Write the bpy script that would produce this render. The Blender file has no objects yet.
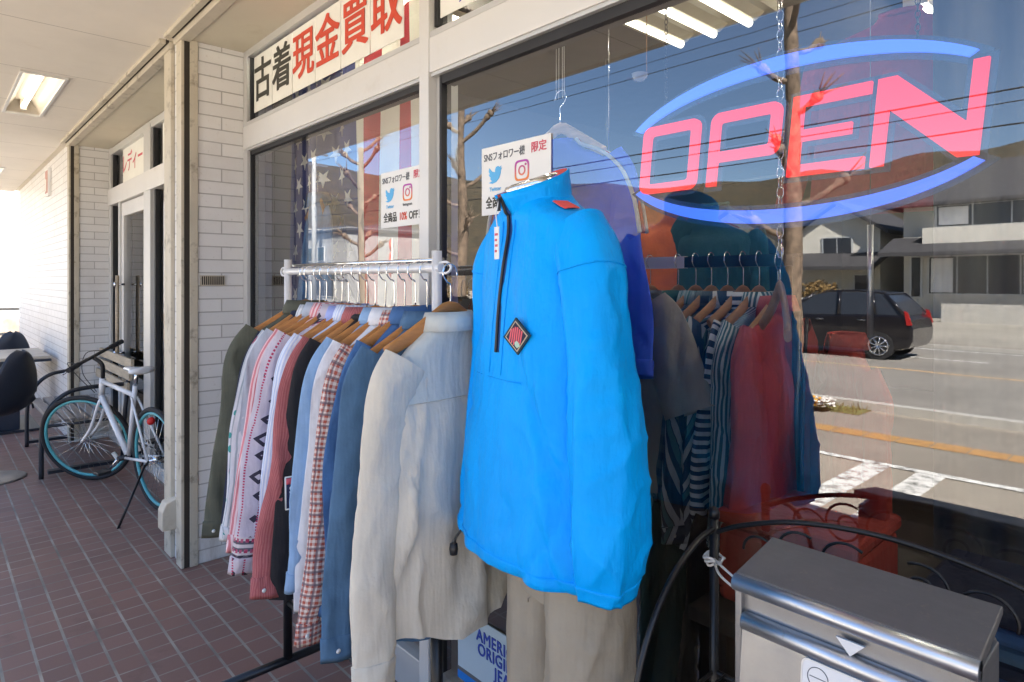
import bpy, math, random
from mathutils import Vector, Matrix, noise
R = math.radians
PI = math.pi
random.seed(7)
scene = bpy.context.scene
COL = scene.collection

# ------------------------------------------------------------------ camera, sky, sun, exposure
cam_d = bpy.data.cameras.new("camera")
cam = bpy.data.objects.new("camera", cam_d)
COL.objects.link(cam)
cam.location = (0, 0, 1.5)
cam.rotation_euler = (R(90), 0, R(47.47))
cam_d.sensor_width = 36
cam_d.lens = 22.5
cam_d.shift_y = -60 / 1024
cam_d.clip_start = 0.02
cam_d.clip_end = 3000
scene.camera = cam

SUN_EL, SUN_X, SUN_Y = 46, 0.85, 0.527
world = bpy.data.worlds.new("World")
scene.world = world
world.use_nodes = True
wn = world.node_tree
bg = wn.nodes["Background"]
sky = wn.nodes.new("ShaderNodeTexSky")
sky.sky_type = 'NISHITA'
sky.sun_disc = False
sky.sun_elevation = R(SUN_EL)
sky.sun_rotation = math.atan2(SUN_X, SUN_Y)
sky.air_density = 0.9
sky.dust_density = 0.15
sky.ozone_density = 3.0
wn.links.new(sky.outputs[0], bg.inputs[0])
bg.inputs[1].default_value = 0.058
sd = bpy.data.lights.new("sun", 'SUN')
sd.energy = 5.0
sd.angle = R(0.5)
sd.color = (1.0, 0.94, 0.85)
sun = bpy.data.objects.new("sun", sd)
COL.objects.link(sun)
sv = Vector((SUN_X * math.cos(R(SUN_EL)), SUN_Y * math.cos(R(SUN_EL)), math.sin(R(SUN_EL))))
sun.rotation_euler = sv.to_track_quat('Z', 'Y').to_euler()
sun.location = (0, 0, 30)
vs = scene.view_settings
vs.view_transform = 'Standard'
vs.look = 'None'
vs.gamma = 1
vs.use_curve_mapping = False
vs.exposure = 3.1
cy = scene.cycles
cy.use_denoising = True
cy.max_bounces = 10
cy.diffuse_bounces = 5
cy.glossy_bounces = 4
cy.transparent_max_bounces = 16
cy.sample_clamp_indirect = 6
cy.caustics_reflective = False
cy.caustics_refractive = False


# ------------------------------------------------------------------ materials
def srgb(r, g, b):
    f = lambda c: (c / 255 / 12.92) if c / 255 <= 0.04045 else ((c / 255 + 0.055) / 1.055) ** 2.4
    return (f(r), f(g), f(b))


class NT:
    def __init__(s, name):
        s.m = bpy.data.materials.new(name)
        s.m.use_nodes = True
        s.t = s.m.node_tree
        s.b = s.t.nodes["Principled BSDF"]
        s.out = s.t.nodes["Material Output"]

    def n(s, typ, **kw):
        nd = s.t.nodes.new("ShaderNode" + typ)
        for k, v in kw.items():
            setattr(nd, k, v)
        return nd

    def l(s, a, b):
        s.t.links.new(a, b)

    def math(s, op, a, b=None, c=None):
        nd = s.n("Math", operation=op)
        for i, v in enumerate((a, b, c)):
            if v is None:
                continue
            if isinstance(v, (int, float)):
                nd.inputs[i].default_value = v
            else:
                s.l(v, nd.inputs[i])
        return nd.outputs[0]

    def mix(s, fac, a, b, blend='MIX'):
        nd = s.n("MixRGB", blend_type=blend)
        for i, v in enumerate((fac, a, b)):
            if isinstance(v, (int, float)):
                nd.inputs[i].default_value = v
            elif isinstance(v, tuple):
                nd.inputs[i].default_value = (*v[:3], 1)
            else:
                s.l(v, nd.inputs[i])
        return nd.outputs[0]

    def uv(s):
        tc = s.n("TexCoord")
        sp = s.n("SeparateXYZ")
        s.l(tc.outputs["UV"], sp.inputs[0])
        return tc.outputs["UV"], sp.outputs[0], sp.outputs[1]

    def obj(s, scale=(1, 1, 1)):
        tc = s.n("TexCoord")
        mp = s.n("Mapping")
        mp.inputs["Scale"].default_value = scale
        s.l(tc.outputs["Object"], mp.inputs[0])
        return mp.outputs[0]

    def noise(s, vec, scale, detail=3, rough=0.5):
        nd = s.n("TexNoise")
        nd.inputs["Scale"].default_value = scale
        nd.inputs["Detail"].default_value = detail
        nd.inputs["Roughness"].default_value = rough
        if vec is not None:
            s.l(vec, nd.inputs["Vector"])
        return nd.outputs["Fac"]

    def ramp(s, fac, lo, hi):
        nd = s.n("MapRange")
        nd.inputs[1].default_value = lo
        nd.inputs[2].default_value = hi
        s.l(fac, nd.inputs[0])
        return nd.outputs[0]

    def bump(s, h, strength=0.3, dist=0.01, prev=None):
        nd = s.n("Bump")
        nd.inputs["Strength"].default_value = strength
        nd.inputs["Distance"].default_value = dist
        s.l(h, nd.inputs["Height"])
        if prev is not None:
            s.l(prev, nd.inputs["Normal"])
        s.l(nd.outputs[0], s.b.inputs["Normal"])
        return nd.outputs[0]

    def set(s, **kw):
        for k, v in kw.items():
            i = s.b.inputs[k.replace("_", " ")]
            if isinstance(v, tuple):
                i.default_value = (*v[:3], 1)
            elif isinstance(v, (int, float)):
                i.default_value = v
            else:
                s.l(v, i)
        return s


def plain(name, c, rough=0.55, metal=0.0, var=0.08, scale=6, bump=0.0, bscale=60, coat=0.0, dirt=None):
    m = NT(name)
    v = m.obj()
    n = m.noise(v, scale, 5, 0.6)
    f = m.ramp(n, 0.3, 0.7)
    col = m.mix(f, tuple(x * (1 - var) for x in c), tuple(min(1, x * (1 + var)) for x in c))
    if dirt:
        d = m.ramp(m.noise(v, dirt[1], 6, 0.7), 0.55, 0.75)
        col = m.mix(m.math('MULTIPLY', d, dirt[2]), col, dirt[0])
    m.set(Base_Color=col, Roughness=rough, Metallic=metal)
    if coat:
        m.set(Coat_Weight=coat, Coat_Roughness=0.05)
    if bump:
        m.bump(m.noise(v, bscale, 4), bump, 0.004)
    return m.m


def emit(name, c, s):
    m = NT(name)
    m.set(Base_Color=c, Roughness=0.4, Emission_Color=c, Emission_Strength=s)
    return m.m


def fabric(name, c, pat=None, c2=(0.8, 0.8, 0.8), c3=None, p=(0.02, 0.5), rough=0.9, wr=0.35, weave=900, shine=0.0, fade=0.14, cy_=0):
    """pat: stripes (along the length), hoops, diag, gingham, marks, border"""
    m = NT(name)
    uv, u, v = m.uv()
    ob = m.obj()
    big = m.ramp(m.noise(ob, 9, 4, 0.6), 0.3, 0.7)
    base = m.mix(big, tuple(x * (1 - fade) for x in c), tuple(min(1, x * (1 + fade)) for x in c))

    def line(q, pitch, width, off=0.0):
        a = m.math('DIVIDE', q, pitch)
        if off:
            a = m.math('ADD', a, off)
        return m.math('LESS_THAN', m.math('FRACT', a), width)
    if pat == 'stripes':
        base = m.mix(line(u, p[0], p[1]), base, c2)
        if c3:
            base = m.mix(line(u, p[0] * 2, p[1] * 0.35, 0.4), base, c3)
    elif pat == 'hoops':
        base = m.mix(line(v, p[0], p[1]), base, c2)
        if c3:
            base = m.mix(line(v, p[0] * 2, p[1] * 0.4, 0.35), base, c3)
    elif pat == 'diag':
        q = m.math('ADD', u, m.math('MULTIPLY', v, 0.45))
        base = m.mix(line(q, p[0], p[1]), base, c2)
        if c3:
            base = m.mix(line(q, p[0] * 2, 0.16, 0.3), base, c3)
    elif pat == 'gingham':
        a, b = line(u, p[0], 0.5), line(v, p[0], 0.5)
        k = m.math('MULTIPLY', m.math('ADD', a, b), 0.5)
        base = m.mix(k, c2, base)
        if c3:
            base = m.mix(m.math('MULTIPLY', line(u, p[0] * 2, 0.2, .1), 0.7), base, c3)
            base = m.mix(m.math('MULTIPLY', line(v, p[0] * 2, 0.2, .1), 0.7), base, c3)
    elif pat == 'marks':
        vo = m.n("TexVoronoi")
        vo.inputs["Scale"].default_value = 26
        m.l(uv, vo.inputs["Vector"])
        on = m.math('MULTIPLY', m.math('LESS_THAN', vo.outputs["Distance"], 0.3), line(u, p[0], p[1]))
        hue = m.mix(m.ramp(m.noise(uv, 30, 1), 0.48, 0.52), c2, c3)
        base = m.mix(on, base, hue)
        base = m.mix(m.math('MULTIPLY', line(u, 0.016, 0.3), 0.45), base, (0.05, 0.15, 0.2))
    elif pat == 'border':
        vo = m.n("TexVoronoi", distance='MANHATTAN')
        vo.inputs["Scale"].default_value = 17
        vo.inputs["Randomness"].default_value = 0.25
        m.l(uv, vo.inputs["Vector"])
        inb = line(u, 0.085, 0.55)
        med = m.math('MULTIPLY', m.math('LESS_THAN', vo.outputs["Distance"], 0.42), inb)
        ring = m.math('GREATER_THAN', vo.outputs["Distance"], 0.2)
        base = m.mix(m.math('MULTIPLY', med, ring), base, c2)
        edge = m.math('MULTIPLY', line(u, 0.0425, 0.13, 0.05), line(v, 0.008, 0.6))
        base = m.mix(edge, base, c3)
        low = m.math('GREATER_THAN', v, cy_ - 0.11)
        bands = m.mix(line(v, 0.02, 0.5), (0.62, 0.56, 0.54), c2)
        bands = m.mix(m.math('MULTIPLY', line(v, 0.03, 0.34, 0.2), line(u, 0.012, 0.6)), bands, c3)
        base = m.mix(m.math('MULTIPLY', low, 0.85), base, bands)
    m.set(Base_Color=base, Roughness=rough)
    if shine:
        m.set(Sheen_Weight=shine, Sheen_Roughness=0.4)
    wv = m.obj((1, 1, 0.16))
    h = m.noise(wv, 17, 3, 0.55)
    h2 = m.noise(ob, 48, 2, 0.5)
    hh = m.math('ADD', h, m.math('MULTIPLY', h2, 0.14))
    b1 = m.bump(hh, wr, 0.035)
    if weave:
        m.bump(m.noise(ob, weave, 1), 0.12, 0.002, b1)
    return m.m


def tile_wall(name, c, mortar, w, h, gap, bump=0.5):
    m = NT(name)
    uv, u, v = m.uv()
    br = m.n("TexBrick", offset=0.5, squash=1.0)
    br.inputs["Scale"].default_value = 1
    br.inputs["Brick Width"].default_value = w
    br.inputs["Row Height"].default_value = h
    br.inputs["Mortar Size"].default_value = gap
    br.inputs["Mortar Smooth"].default_value = 0.2
    br.inputs["Bias"].default_value = 0
    br.inputs["Color1"].default_value = (*[x * 0.93 for x in c], 1)
    br.inputs["Color2"].default_value = (*c, 1)
    br.inputs["Mortar"].default_value = (*mortar, 1)
    m.l(uv, br.inputs["Vector"])
    ob = m.obj()
    d = m.ramp(m.noise(ob, 2.2, 7, 0.7), 0.5, 0.8)
    col = m.mix(m.math('MULTIPLY', d, 0.3), br.outputs["Color"], (0.42, 0.37, 0.30))
    sp = m.math('MULTIPLY', m.ramp(m.noise(ob, 45, 3, 0.7), 0.62, 0.75), 0.3)
    col = m.mix(sp, col, (0.4, 0.36, 0.3))
    low = m.math('SUBTRACT', 1.0, m.ramp(v, 0.02, 0.45))
    st = m.ramp(m.noise(m.obj((1, 1, 0.2)), 14, 6, 0.75), 0.42, 0.7)
    col = m.mix(m.math('MULTIPLY', m.math('MULTIPLY', low, st), 0.55), col, (0.30, 0.25, 0.19))
    drip = m.ramp(m.noise(m.obj((1, 1, 0.06)), 20, 5, 0.7), 0.62, 0.8)
    col = m.mix(m.math('MULTIPLY', drip, 0.22), col, (0.36, 0.31, 0.24))
    m.set(Base_Color=col, Roughness=0.42)
    hgt = m.math('ADD', m.math('SUBTRACT', 1.0, br.outputs["Fac"]), m.math('MULTIPLY', m.noise(ob, 30, 3), 0.08))
    m.bump(hgt, bump, 0.006)
    return m.m


def floor_tiles(name):
    m = NT(name)
    uv, u, v = m.uv()
    P = 0.108

    def line(q, wdt):
        a = m.math('FRACT', m.math('DIVIDE', q, P))
        return m.math('LESS_THAN', m.math('MINIMUM', a, m.math('SUBTRACT', 1.0, a)), wdt / P / 2)
    ob = m.obj()
    br = m.n("TexBrick", offset=0.0)
    br.inputs["Scale"].default_value = 1
    br.inputs["Brick Width"].default_value = P
    br.inputs["Row Height"].default_value = P
    br.inputs["Mortar Size"].default_value = 0
    br.inputs["Color1"].default_value = (0.225, 0.118, 0.095, 1)
    br.inputs["Color2"].default_value = (0.285, 0.148, 0.118, 1)
    m.l(uv, br.inputs["Vector"])
    n1 = m.ramp(m.noise(ob, 1.6, 6, 0.65), 0.35, 0.7)
    col = m.mix(m.math('MULTIPLY', n1, 0.45), br.outputs["Color"], (0.25, 0.175, 0.15))
    n2 = m.ramp(m.noise(ob, 70, 4, 0.7), 0.55, 0.8)
    col = m.mix(m.math('MULTIPLY', n2, 0.22), col, (0.28, 0.21, 0.18))
    n4 = m.ramp(m.noise(ob, 3.1, 8, 0.75), 0.55, 0.68)
    col = m.mix(m.math('MULTIPLY', n4, 0.35), col, (0.10, 0.06, 0.05))
    n5 = m.ramp(m.noise(ob, 130, 2, 0.6), 0.70, 0.76)
    col = m.mix(m.math('MULTIPLY', n5, 0.5), col, (0.38, 0.33, 0.28))
    gx, gy = line(v, 0.0105), line(u, 0.0075)
    wob = m.ramp(m.noise(ob, 9, 3), 0.3, 0.62)
    gy = m.math('MULTIPLY', gy, m.math('ADD', 0.6, m.math('MULTIPLY', wob, 0.4)))
    grout = m.math('MAXIMUM', gx, gy)
    gcol = m.mix(m.ramp(m.noise(ob, 5, 4), 0.3, 0.7), (0.17, 0.16, 0.14), (0.44, 0.40, 0.34))
    col = m.mix(grout, col, gcol)
    m.set(Base_Color=col, Roughness=m.math('ADD', 0.42, m.math('MULTIPLY', n1, 0.2)))
    h = m.math('SUBTRACT', m.math('MULTIPLY', m.noise(ob, 50, 3), 0.2), grout)
    m.bump(h, 0.45, 0.004)
    return m.m


def ceiling_mat(name, c):
    m = NT(name)
    uv, u, v = m.uv()
    ln = None
    for q, p in ((u, 0.91), (v, 1.82)):
        a = m.math('FRACT', m.math('DIVIDE', m.math('ADD', q, 0.34), p))
        b = m.math('LESS_THAN', a, 0.006 if p < 1 else 0.003)
        ln = b if ln is None else m.math('MAXIMUM', ln, b)
    ob = m.obj()
    d = m.ramp(m.noise(ob, 1.3, 6, 0.65), 0.4, 0.75)
    base = m.mix(d, c, tuple(x * 0.9 for x in c))
    sp = m.ramp(m.noise(ob, 4.5, 7, 0.75), 0.60, 0.74)
    base = m.mix(m.math('MULTIPLY', sp, 0.16), base, (0.45, 0.36, 0.24))
    base = m.mix(m.math('MULTIPLY', ln, 0.75), base, (0.2, 0.17, 0.13))
    m.set(Base_Color=base, Roughness=0.7)
    m.bump(m.math('MULTIPLY', ln, -1.0), 0.4, 0.004)
    return m.m


def glass(name, ior, tint=(0.93, 0.95, 0.94), gain=1.0, add=0.0):
    m = NT(name)
    fr = m.n("Fresnel")
    fr.inputs["IOR"].default_value = ior
    f = m.math('MINIMUM', m.math('ADD', m.math('MULTIPLY', fr.outputs[0], gain), add), 0.95)
    tr = m.n("BsdfTransparent")
    tr.inputs[0].default_value = (*tint, 1)
    gl = m.n("BsdfGlossy")
    gl.inputs["Roughness"].default_value = 0.0
    gl.inputs["Color"].default_value = (0.97, 0.98, 1, 1)
    # slightly wavy float glass
    bp = m.n("Bump")
    bp.inputs["Strength"].default_value = 0.012
    bp.inputs["Distance"].default_value = 0.02
    m.l(m.noise(m.obj(), 2.5, 2), bp.inputs["Height"])
    m.l(bp.outputs[0], gl.inputs["Normal"])
    ms = m.n("MixShader")
    m.l(f, ms.inputs[0])
    m.l(tr.outputs[0], ms.inputs[1])
    m.l(gl.outputs[0], ms.inputs[2])
    m.t.nodes.remove(m.b)
    m.l(ms.outputs[0], m.out.inputs[0])
    return m.m


def film(name, c, alpha, rough=0.2):
    """translucent tinted plastic"""
    m = NT(name)
    tr = m.n("BsdfTransparent")
    m.set(Base_Color=c, Roughness=rough)
    ms = m.n("MixShader")
    ms.inputs[0].default_value = alpha
    m.l(tr.outputs[0], ms.inputs[1])
    m.l(m.b.outputs[0], ms.inputs[2])
    m.l(ms.outputs[0], m.out.inputs[0])
    return m.m


def asphalt(name, c):
    m = NT(name)
    ob = m.obj()
    n1 = m.ramp(m.noise(ob, 0.5, 7, 0.65), 0.3, 0.7)
    n2 = m.ramp(m.noise(ob, 60, 3, 0.8), 0.4, 0.7)
    col = m.mix(n1, tuple(x * 0.8 for x in c), tuple(x * 1.2 for x in c))
    col = m.mix(m.math('MULTIPLY', n2, 0.35), col, (0.20, 0.19, 0.17))
    m.set(Base_Color=col, Roughness=0.9)
    m.bump(m.noise(ob, 90, 3), 0.3, 0.01)
    return m.m


def worn_paint(name, c, under):
    m = NT(name)
    ob = m.obj()
    w = m.ramp(m.noise(ob, 7, 8, 0.75), 0.48, 0.62)
    m.set(Base_Color=m.mix(w, c, under), Roughness=0.8)
    return m.m


def wood(name, c, along='X', s=14):
    m = NT(name)
    sc = {'X': (0.12, 1, 1), 'Z': (1, 1, 0.12), 'Y': (1, 0.12, 1)}[along]
    ob = m.obj(sc)
    n = m.ramp(m.noise(ob, s * 3, 5, 0.65), 0.3, 0.7)
    m.set(Base_Color=m.mix(n, tuple(x * 0.7 for x in c), tuple(min(1, x * 1.2) for x in c)), Roughness=0.5)
    m.bump(n, 0.12, 0.002)
    return m.m


M = {}
M['tile'] = tile_wall("white_wall_tile", (0.80, 0.795, 0.785), (0.46, 0.45, 0.44), 0.237, 0.0702, 0.0036)
M['cream'] = plain("cream_painted_steel", (0.60, 0.54, 0.43), 0.5, var=0.06, scale=3, dirt=((0.30, 0.22, 0.13), 7, 0.4))
M['creamold'] = plain("weathered_cream_paint", (0.55, 0.50, 0.40), 0.6, var=0.08, scale=4, dirt=((0.09, 0.065, 0.04), 9, 0.9), bump=0.15)
M['slot'] = plain("shaded_slot_dark", (0.035, 0.028, 0.022), 0.8)  # near-black fill stands in for the shade inside the slots
M['soffit'] = plain("soffit_board_paint", (0.62, 0.57, 0.45), 0.6, var=0.05, scale=1.5, dirt=((0.45, 0.38, 0.26), 3, 0.5))
M['alu'] = plain("silver_anodised_aluminium", (0.60, 0.60, 0.585), 0.42, 0.35, var=0.03, scale=2)
M['alulight'] = plain("pale_aluminium_panel", (0.70, 0.69, 0.665), 0.45, 0.15, var=0.03, scale=2, dirt=((0.5, 0.45, 0.38), 5, 0.3))
M['gasket'] = plain("black_gasket_rubber", (0.02, 0.02, 0.022), 0.6)
M['ceil'] = ceiling_mat("ceiling_board", (0.83, 0.78, 0.70))
M['floor'] = floor_tiles("red_brown_floor_tile")
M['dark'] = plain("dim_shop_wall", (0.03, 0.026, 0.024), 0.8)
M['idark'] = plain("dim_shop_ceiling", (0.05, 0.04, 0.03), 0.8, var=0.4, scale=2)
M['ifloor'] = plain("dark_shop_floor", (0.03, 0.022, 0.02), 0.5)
M['concrete'] = plain("roof_concrete", (0.3, 0.3, 0.29), 0.9)
M['glass'] = glass("shop_window_glass", 1.5, (0.90, 0.92, 0.93), 1.3, 0.085)
M['glass2'] = glass("clear_pane_glass", 1.5, (0.93, 0.95, 0.94), 1.1, 0.0)
M['chrome'] = plain("polished_chrome", (0.80, 0.81, 0.82), 0.12, 1.0, var=0.02)
M['whitemetal'] = plain("white_enamel_metal", (0.78, 0.79, 0.80), 0.3, 0.2, var=0.02)
M['steel'] = plain("brushed_steel", (0.20, 0.197, 0.195), 0.38, 0.85, var=0.05, scale=3)
M['steel_dull'] = plain("dull_steel_top", (0.125, 0.12, 0.118), 0.5, 0.5, var=0.07, scale=5)
M['steel_br'] = plain("bright_rolled_steel_edge", (0.60, 0.63, 0.68), 0.36, 1.0, var=0.03)
def scuffed(name, c, rough, metal):
    m = NT(name)
    ob = m.obj()
    sc = m.noise(m.obj((0.06, 1, 1)), 160, 3, 0.7)
    sm = m.ramp(m.noise(ob, 9, 5, 0.7), 0.3, 0.75)
    sp = m.ramp(m.noise(ob, 55, 4, 0.8), 0.60, 0.72)
    col = m.mix(m.math('MULTIPLY', sm, 0.5), c, tuple(x * 0.72 for x in c))
    col = m.mix(m.math('MULTIPLY', sp, 0.35), col, (0.30, 0.26, 0.20))
    m.set(Base_Color=col, Metallic=metal, Roughness=m.math('ADD', rough - 0.1, m.math('MULTIPLY', m.math('ADD', sm, sc), 0.16)))
    m.bump(sc, 0.05, 0.002, m.bump(m.noise(ob, 5, 2), 0.10, 0.02))
    return m.m


M['steel'] = scuffed("brushed_steel", (0.36, 0.36, 0.365), 0.36, 0.85)
M['steel_dull'] = scuffed("dull_steel_top", (0.18, 0.18, 0.185), 0.48, 0.5)
M['steel_br'] = scuffed("bright_rolled_steel_edge", (0.58, 0.61, 0.66), 0.32, 1.0)
M['blackmetal'] = plain("black_painted_iron", (0.012, 0.012, 0.014), 0.35, 0.2, var=0.1)
M['blackplastic'] = plain("black_plastic", (0.015, 0.015, 0.017), 0.45)
M['rubber'] = plain("tyre_rubber", (0.018, 0.018, 0.02), 0.75)
M['hanger'] = wood("orange_hanger_wood", (0.50, 0.21, 0.055), 'X')
M['hanger2'] = wood("dull_hanger_wood", (0.36, 0.17, 0.06), 'X')
M['paper'] = plain("white_paper", (0.80, 0.80, 0.78), 0.7, var=0.02)
M['papergrey'] = plain("aged_white_card", (0.82, 0.82, 0.76), 0.7, var=0.04)
M['paperblue'] = plain("pale_blue_print", (0.42, 0.55, 0.66), 0.6, var=0.02)
M['ink'] = plain("black_ink", (0.045, 0.045, 0.035), 0.6)
M['inkgrey'] = plain("dark_grey_ink", (0.10, 0.11, 0.13), 0.6)
M['inkred'] = plain("red_ink", (0.62, 0.07, 0.035), 0.6)
M['inkpink'] = plain("pink_red_ink", (0.62, 0.10, 0.14), 0.6)
M['inkblue'] = plain("royal_blue_ink", (0.02, 0.06, 0.40), 0.6)
M['birdblue'] = plain("sky_blue_ink", (0.11, 0.45, 0.80), 0.6)
M['white'] = plain("white_paint", (0.8, 0.8, 0.8), 0.5, var=0.03)
M['brightblue'] = plain("bright_blue_print", (0.0, 0.17, 0.62), 0.6)
M['tube'] = emit("lit_fluorescent_tube", (1.0, 0.93, 0.80), 0.7)
M['tubein'] = emit("lit_shop_tube", (1.0, 0.94, 0.78), 13.0)
M['tubesoft'] = emit("lit_soft_shop_tube", (1.0, 0.92, 0.72), 1.1)
M['traycream'] = plain("cream_lamp_tray", (0.30, 0.27, 0.20), 0.5)
M['fixture'] = plain("fixture_reflector_white", (0.62, 0.56, 0.46), 0.4, var=0.05, dirt=((0.5, 0.42, 0.3), 12, 0.4))
M['asphalt'] = asphalt("worn_asphalt", (0.33, 0.285, 0.23))
M['road'] = asphalt("road_asphalt", (0.245, 0.225, 0.20))
M['paving'] = asphalt("pavement_asphalt", (0.26, 0.225, 0.185))
M['lot'] = asphalt("pale_gravel_lot", (0.34, 0.31, 0.26))
M['roadwhite'] = worn_paint("worn_white_road_paint", (0.75, 0.74, 0.7), (0.12, 0.115, 0.105))
M['roadyellow'] = worn_paint("yellow_tactile_paint", (0.46, 0.25, 0.085), (0.36, 0.21, 0.10))
M['roadorange'] = worn_paint("orange_road_paint", (0.62, 0.42, 0.22), (0.2, 0.16, 0.12))
M['kerb'] = plain("kerb_concrete", (0.45, 0.43, 0.39), 0.85, bump=0.2)
M['bark'] = plain("mottled_plane_bark", (0.155, 0.11, 0.075), 0.9, var=0.55, scale=9, bump=0.8, bscale=22)
M['grass'] = plain("dry_grass", (0.16, 0.15, 0.045), 0.9, var=0.4)
M['teal'] = plain("turquoise_rim_paint", (0.10, 0.42, 0.46), 0.35, var=0.05)
M['bikewhite'] = plain("white_frame_enamel", (0.78, 0.79, 0.80), 0.25, coat=0.4, var=0.02)
M['bench'] = wood("weathered_tan_slat", (0.47, 0.39, 0.28), 'X')
M['benchgrey'] = wood("grey_seat_slat", (0.26, 0.23, 0.21), 'X')
M['navyiron'] = plain("dark_blue_grey_iron", (0.022, 0.026, 0.036), 0.4, 0.2)
M['shell'] = plain("navy_black_chair_shell", (0.02, 0.026, 0.042), 0.45)
M['table'] = wood("pale_table_laminate", (0.50, 0.43, 0.34), 'Y')
M['stucco'] = plain("cream_house_stucco", (0.62, 0.59, 0.52), 0.9, var=0.06, scale=1)
M['roof'] = plain("dark_roof_tiles", (0.055, 0.053, 0.056), 0.7, var=0.25, scale=3)
M['hwin'] = plain("dark_house_window", (0.03, 0.035, 0.045), 0.1)
M['whitewall'] = plain("white_building_wall", (0.30, 0.295, 0.285), 0.8, var=0.03)


# ------------------------------------------------------------------ mesh builder
class MB:
    def __init__(s):
        s.v, s.f, s.uv, s.sm = [], [], [], []

    def face(s, idx, uvs=None, smooth=False):
        s.f.append(tuple(idx))
        s.uv.append(uvs)
        s.sm.append(smooth)

    def quad(s, a, b, c, d, uvs=None):
        k = len(s.v)
        s.v += [Vector(p) for p in (a, b, c, d)]
        s.face((k, k + 1, k + 2, k + 3), uvs)

    def box(s, lo, hi, mtx=None):
        k = len(s.v)
        P = [Vector((x, y, z)) for z in (lo[2], hi[2]) for y in (lo[1], hi[1]) for x in (lo[0], hi[0])]
        if mtx is not None:
            P = [mtx @ p for p in P]
        s.v += P
        for q in ((0, 2, 3, 1), (4, 5, 7, 6), (0, 1, 5, 4), (2, 6, 7, 3), (0, 4, 6, 2), (1, 3, 7, 5)):
            s.face([k + i for i in q])
        return s

    def grid(s, rows, closed=False, smooth=True, uvs=None, cap0=False, cap1=False):
        n = len(rows[0])
        k = len(s.v)
        for r in rows:
            s.v += [Vector(p) for p in r]
        for j in range(len(rows) - 1):
            for i in range(n if closed else n - 1):
                i2 = (i + 1) % n
                q = (k + j * n + i, k + j * n + i2, k + (j + 1) * n + i2, k + (j + 1) * n + i)
                uq = None
                if uvs:
                    U = lambda jj, ii: uvs[jj][ii]
                    uq = (U(j, i), U(j, i + 1 if closed else i2), U(j + 1, i + 1 if closed else i2), U(j + 1, i))
                s.face(q, uq, smooth)
        if cap0:
            s.face([k + i for i in range(n)][::-1], None, False)
        if cap1:
            b = k + (len(rows) - 1) * n
            s.face([b + i for i in range(n)], None, False)
        return s

    def tube(s, pts, rad, n=8, caps=True, closed=False, flat=None, side=None):
        """swept round (or flattened) bar along points"""
        pts = [Vector(p) for p in pts]
        if not isinstance(rad, (list, tuple)):
            rad = [rad] * len(pts)
        rows, uvs = [], []
        up = None
        L = 0
        m = len(pts)
        for i, p in enumerate(pts):
            if closed:
                t = pts[(i + 1) % m] - pts[i - 1]
            else:
                t = pts[min(i + 1, m - 1)] - pts[max(i - 1, 0)]
            t.normalize()
            if up is None:
                ref = Vector(side) if side is not None else (Vector((0, 0, 1)) if abs(t.z) < 0.9 else Vector((1, 0, 0)))
                up = (ref - t * ref.dot(t)).normalized()
            else:
                up = (up - t * up.dot(t)).normalized()
            b = t.cross(up)
            if i:
                L += (p - pts[i - 1]).length
            r = rad[i]
            ra, rb = (r if isinstance(r, tuple) else (r, r * (flat or 1)))
            row = []
            for j in range(n):
                a = 2 * PI * j / n
                row.append(p + up * (ra * math.cos(a)) + b * (rb * math.sin(a)))
            rows.append(row)
            per = PI * (ra + rb)
            uvs.append([(per * j / n, L) for j in range(n + 1)])
        if closed:
            rows.append(rows[0])
            uvs.append(uvs[0])
        s.grid(rows, True, True, uvs, caps and not closed, caps and not closed)
        return s

    def lathe(s, prof, c=(0, 0, 0), n=24, mtx=None, caps=False):
        rows = []
        for r, z in prof:
            row = [Vector((c[0] + r * math.cos(2 * PI * j / n), c[1] + r * math.sin(2 * PI * j / n), c[2] + z)) for j in range(n)]
            rows.append([mtx @ p for p in row] if mtx is not None else row)
        s.grid(rows, True, True, None, caps, caps)
        return s

    def prism(s, poly, h0, h1, axis='Y', mtx=None):
        k = len(s.v)
        n = len(poly)

        def P(a, b, h):
            p = {'Y': (a, h, b), 'Z': (a, b, h), 'X': (h, a, b)}[axis]
            return mtx @ Vector(p) if mtx is not None else Vector(p)
        s.v += [P(a, b, h0) for a, b in poly] + [P(a, b, h1) for a, b in poly]
        s.face([k + i for i in range(n)])
        s.face([k + n + i for i in range(n)][::-1])
        for i in range(n):
            j = (i + 1) % n
            s.face((k + i, k + n + i, k + n + j, k + j))
        return s

    def build(s, name, mat, parent=None, bevel=0, sub=0, solid=0, loc=None):
        me = bpy.data.meshes.new(name)
        me.from_pydata([tuple(v) for v in s.v], [], s.f)
        uvl = me.uv_layers.new(name="UVMap")
        co = me.vertices
        for p, uvs in zip(me.polygons, s.uv):
            p.use_smooth = s.sm[p.index]
            nrm = p.normal
            ax = max(range(3), key=lambda i: abs(nrm[i]))
            for q, li in enumerate(p.loop_indices):
                if uvs:
                    uvl.data[li].uv = uvs[q]
                else:
                    c = co[me.loops[li].vertex_index].co
                    uvl.data[li].uv = ((c.y, c.z), (c.x, c.z), (c.x, c.y))[ax]
        me.materials.append(mat)
        ob = bpy.data.objects.new(name, me)
        COL.objects.link(ob)
        if parent is not None:
            ob.parent = parent
        if loc is not None:
            ob.location = loc
        if solid:
            md = ob.modifiers.new("solid", 'SOLIDIFY')
            md.thickness = solid
            md.offset = 0
        if bevel:
            md = ob.modifiers.new("bevel", 'BEVEL')
            md.width = bevel
            md.segments = 2
            md.limit_method = 'ANGLE'
        if sub:
            md = ob.modifiers.new("sub", 'SUBSURF')
            md.levels = md.render_levels = sub
        return ob


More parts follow.
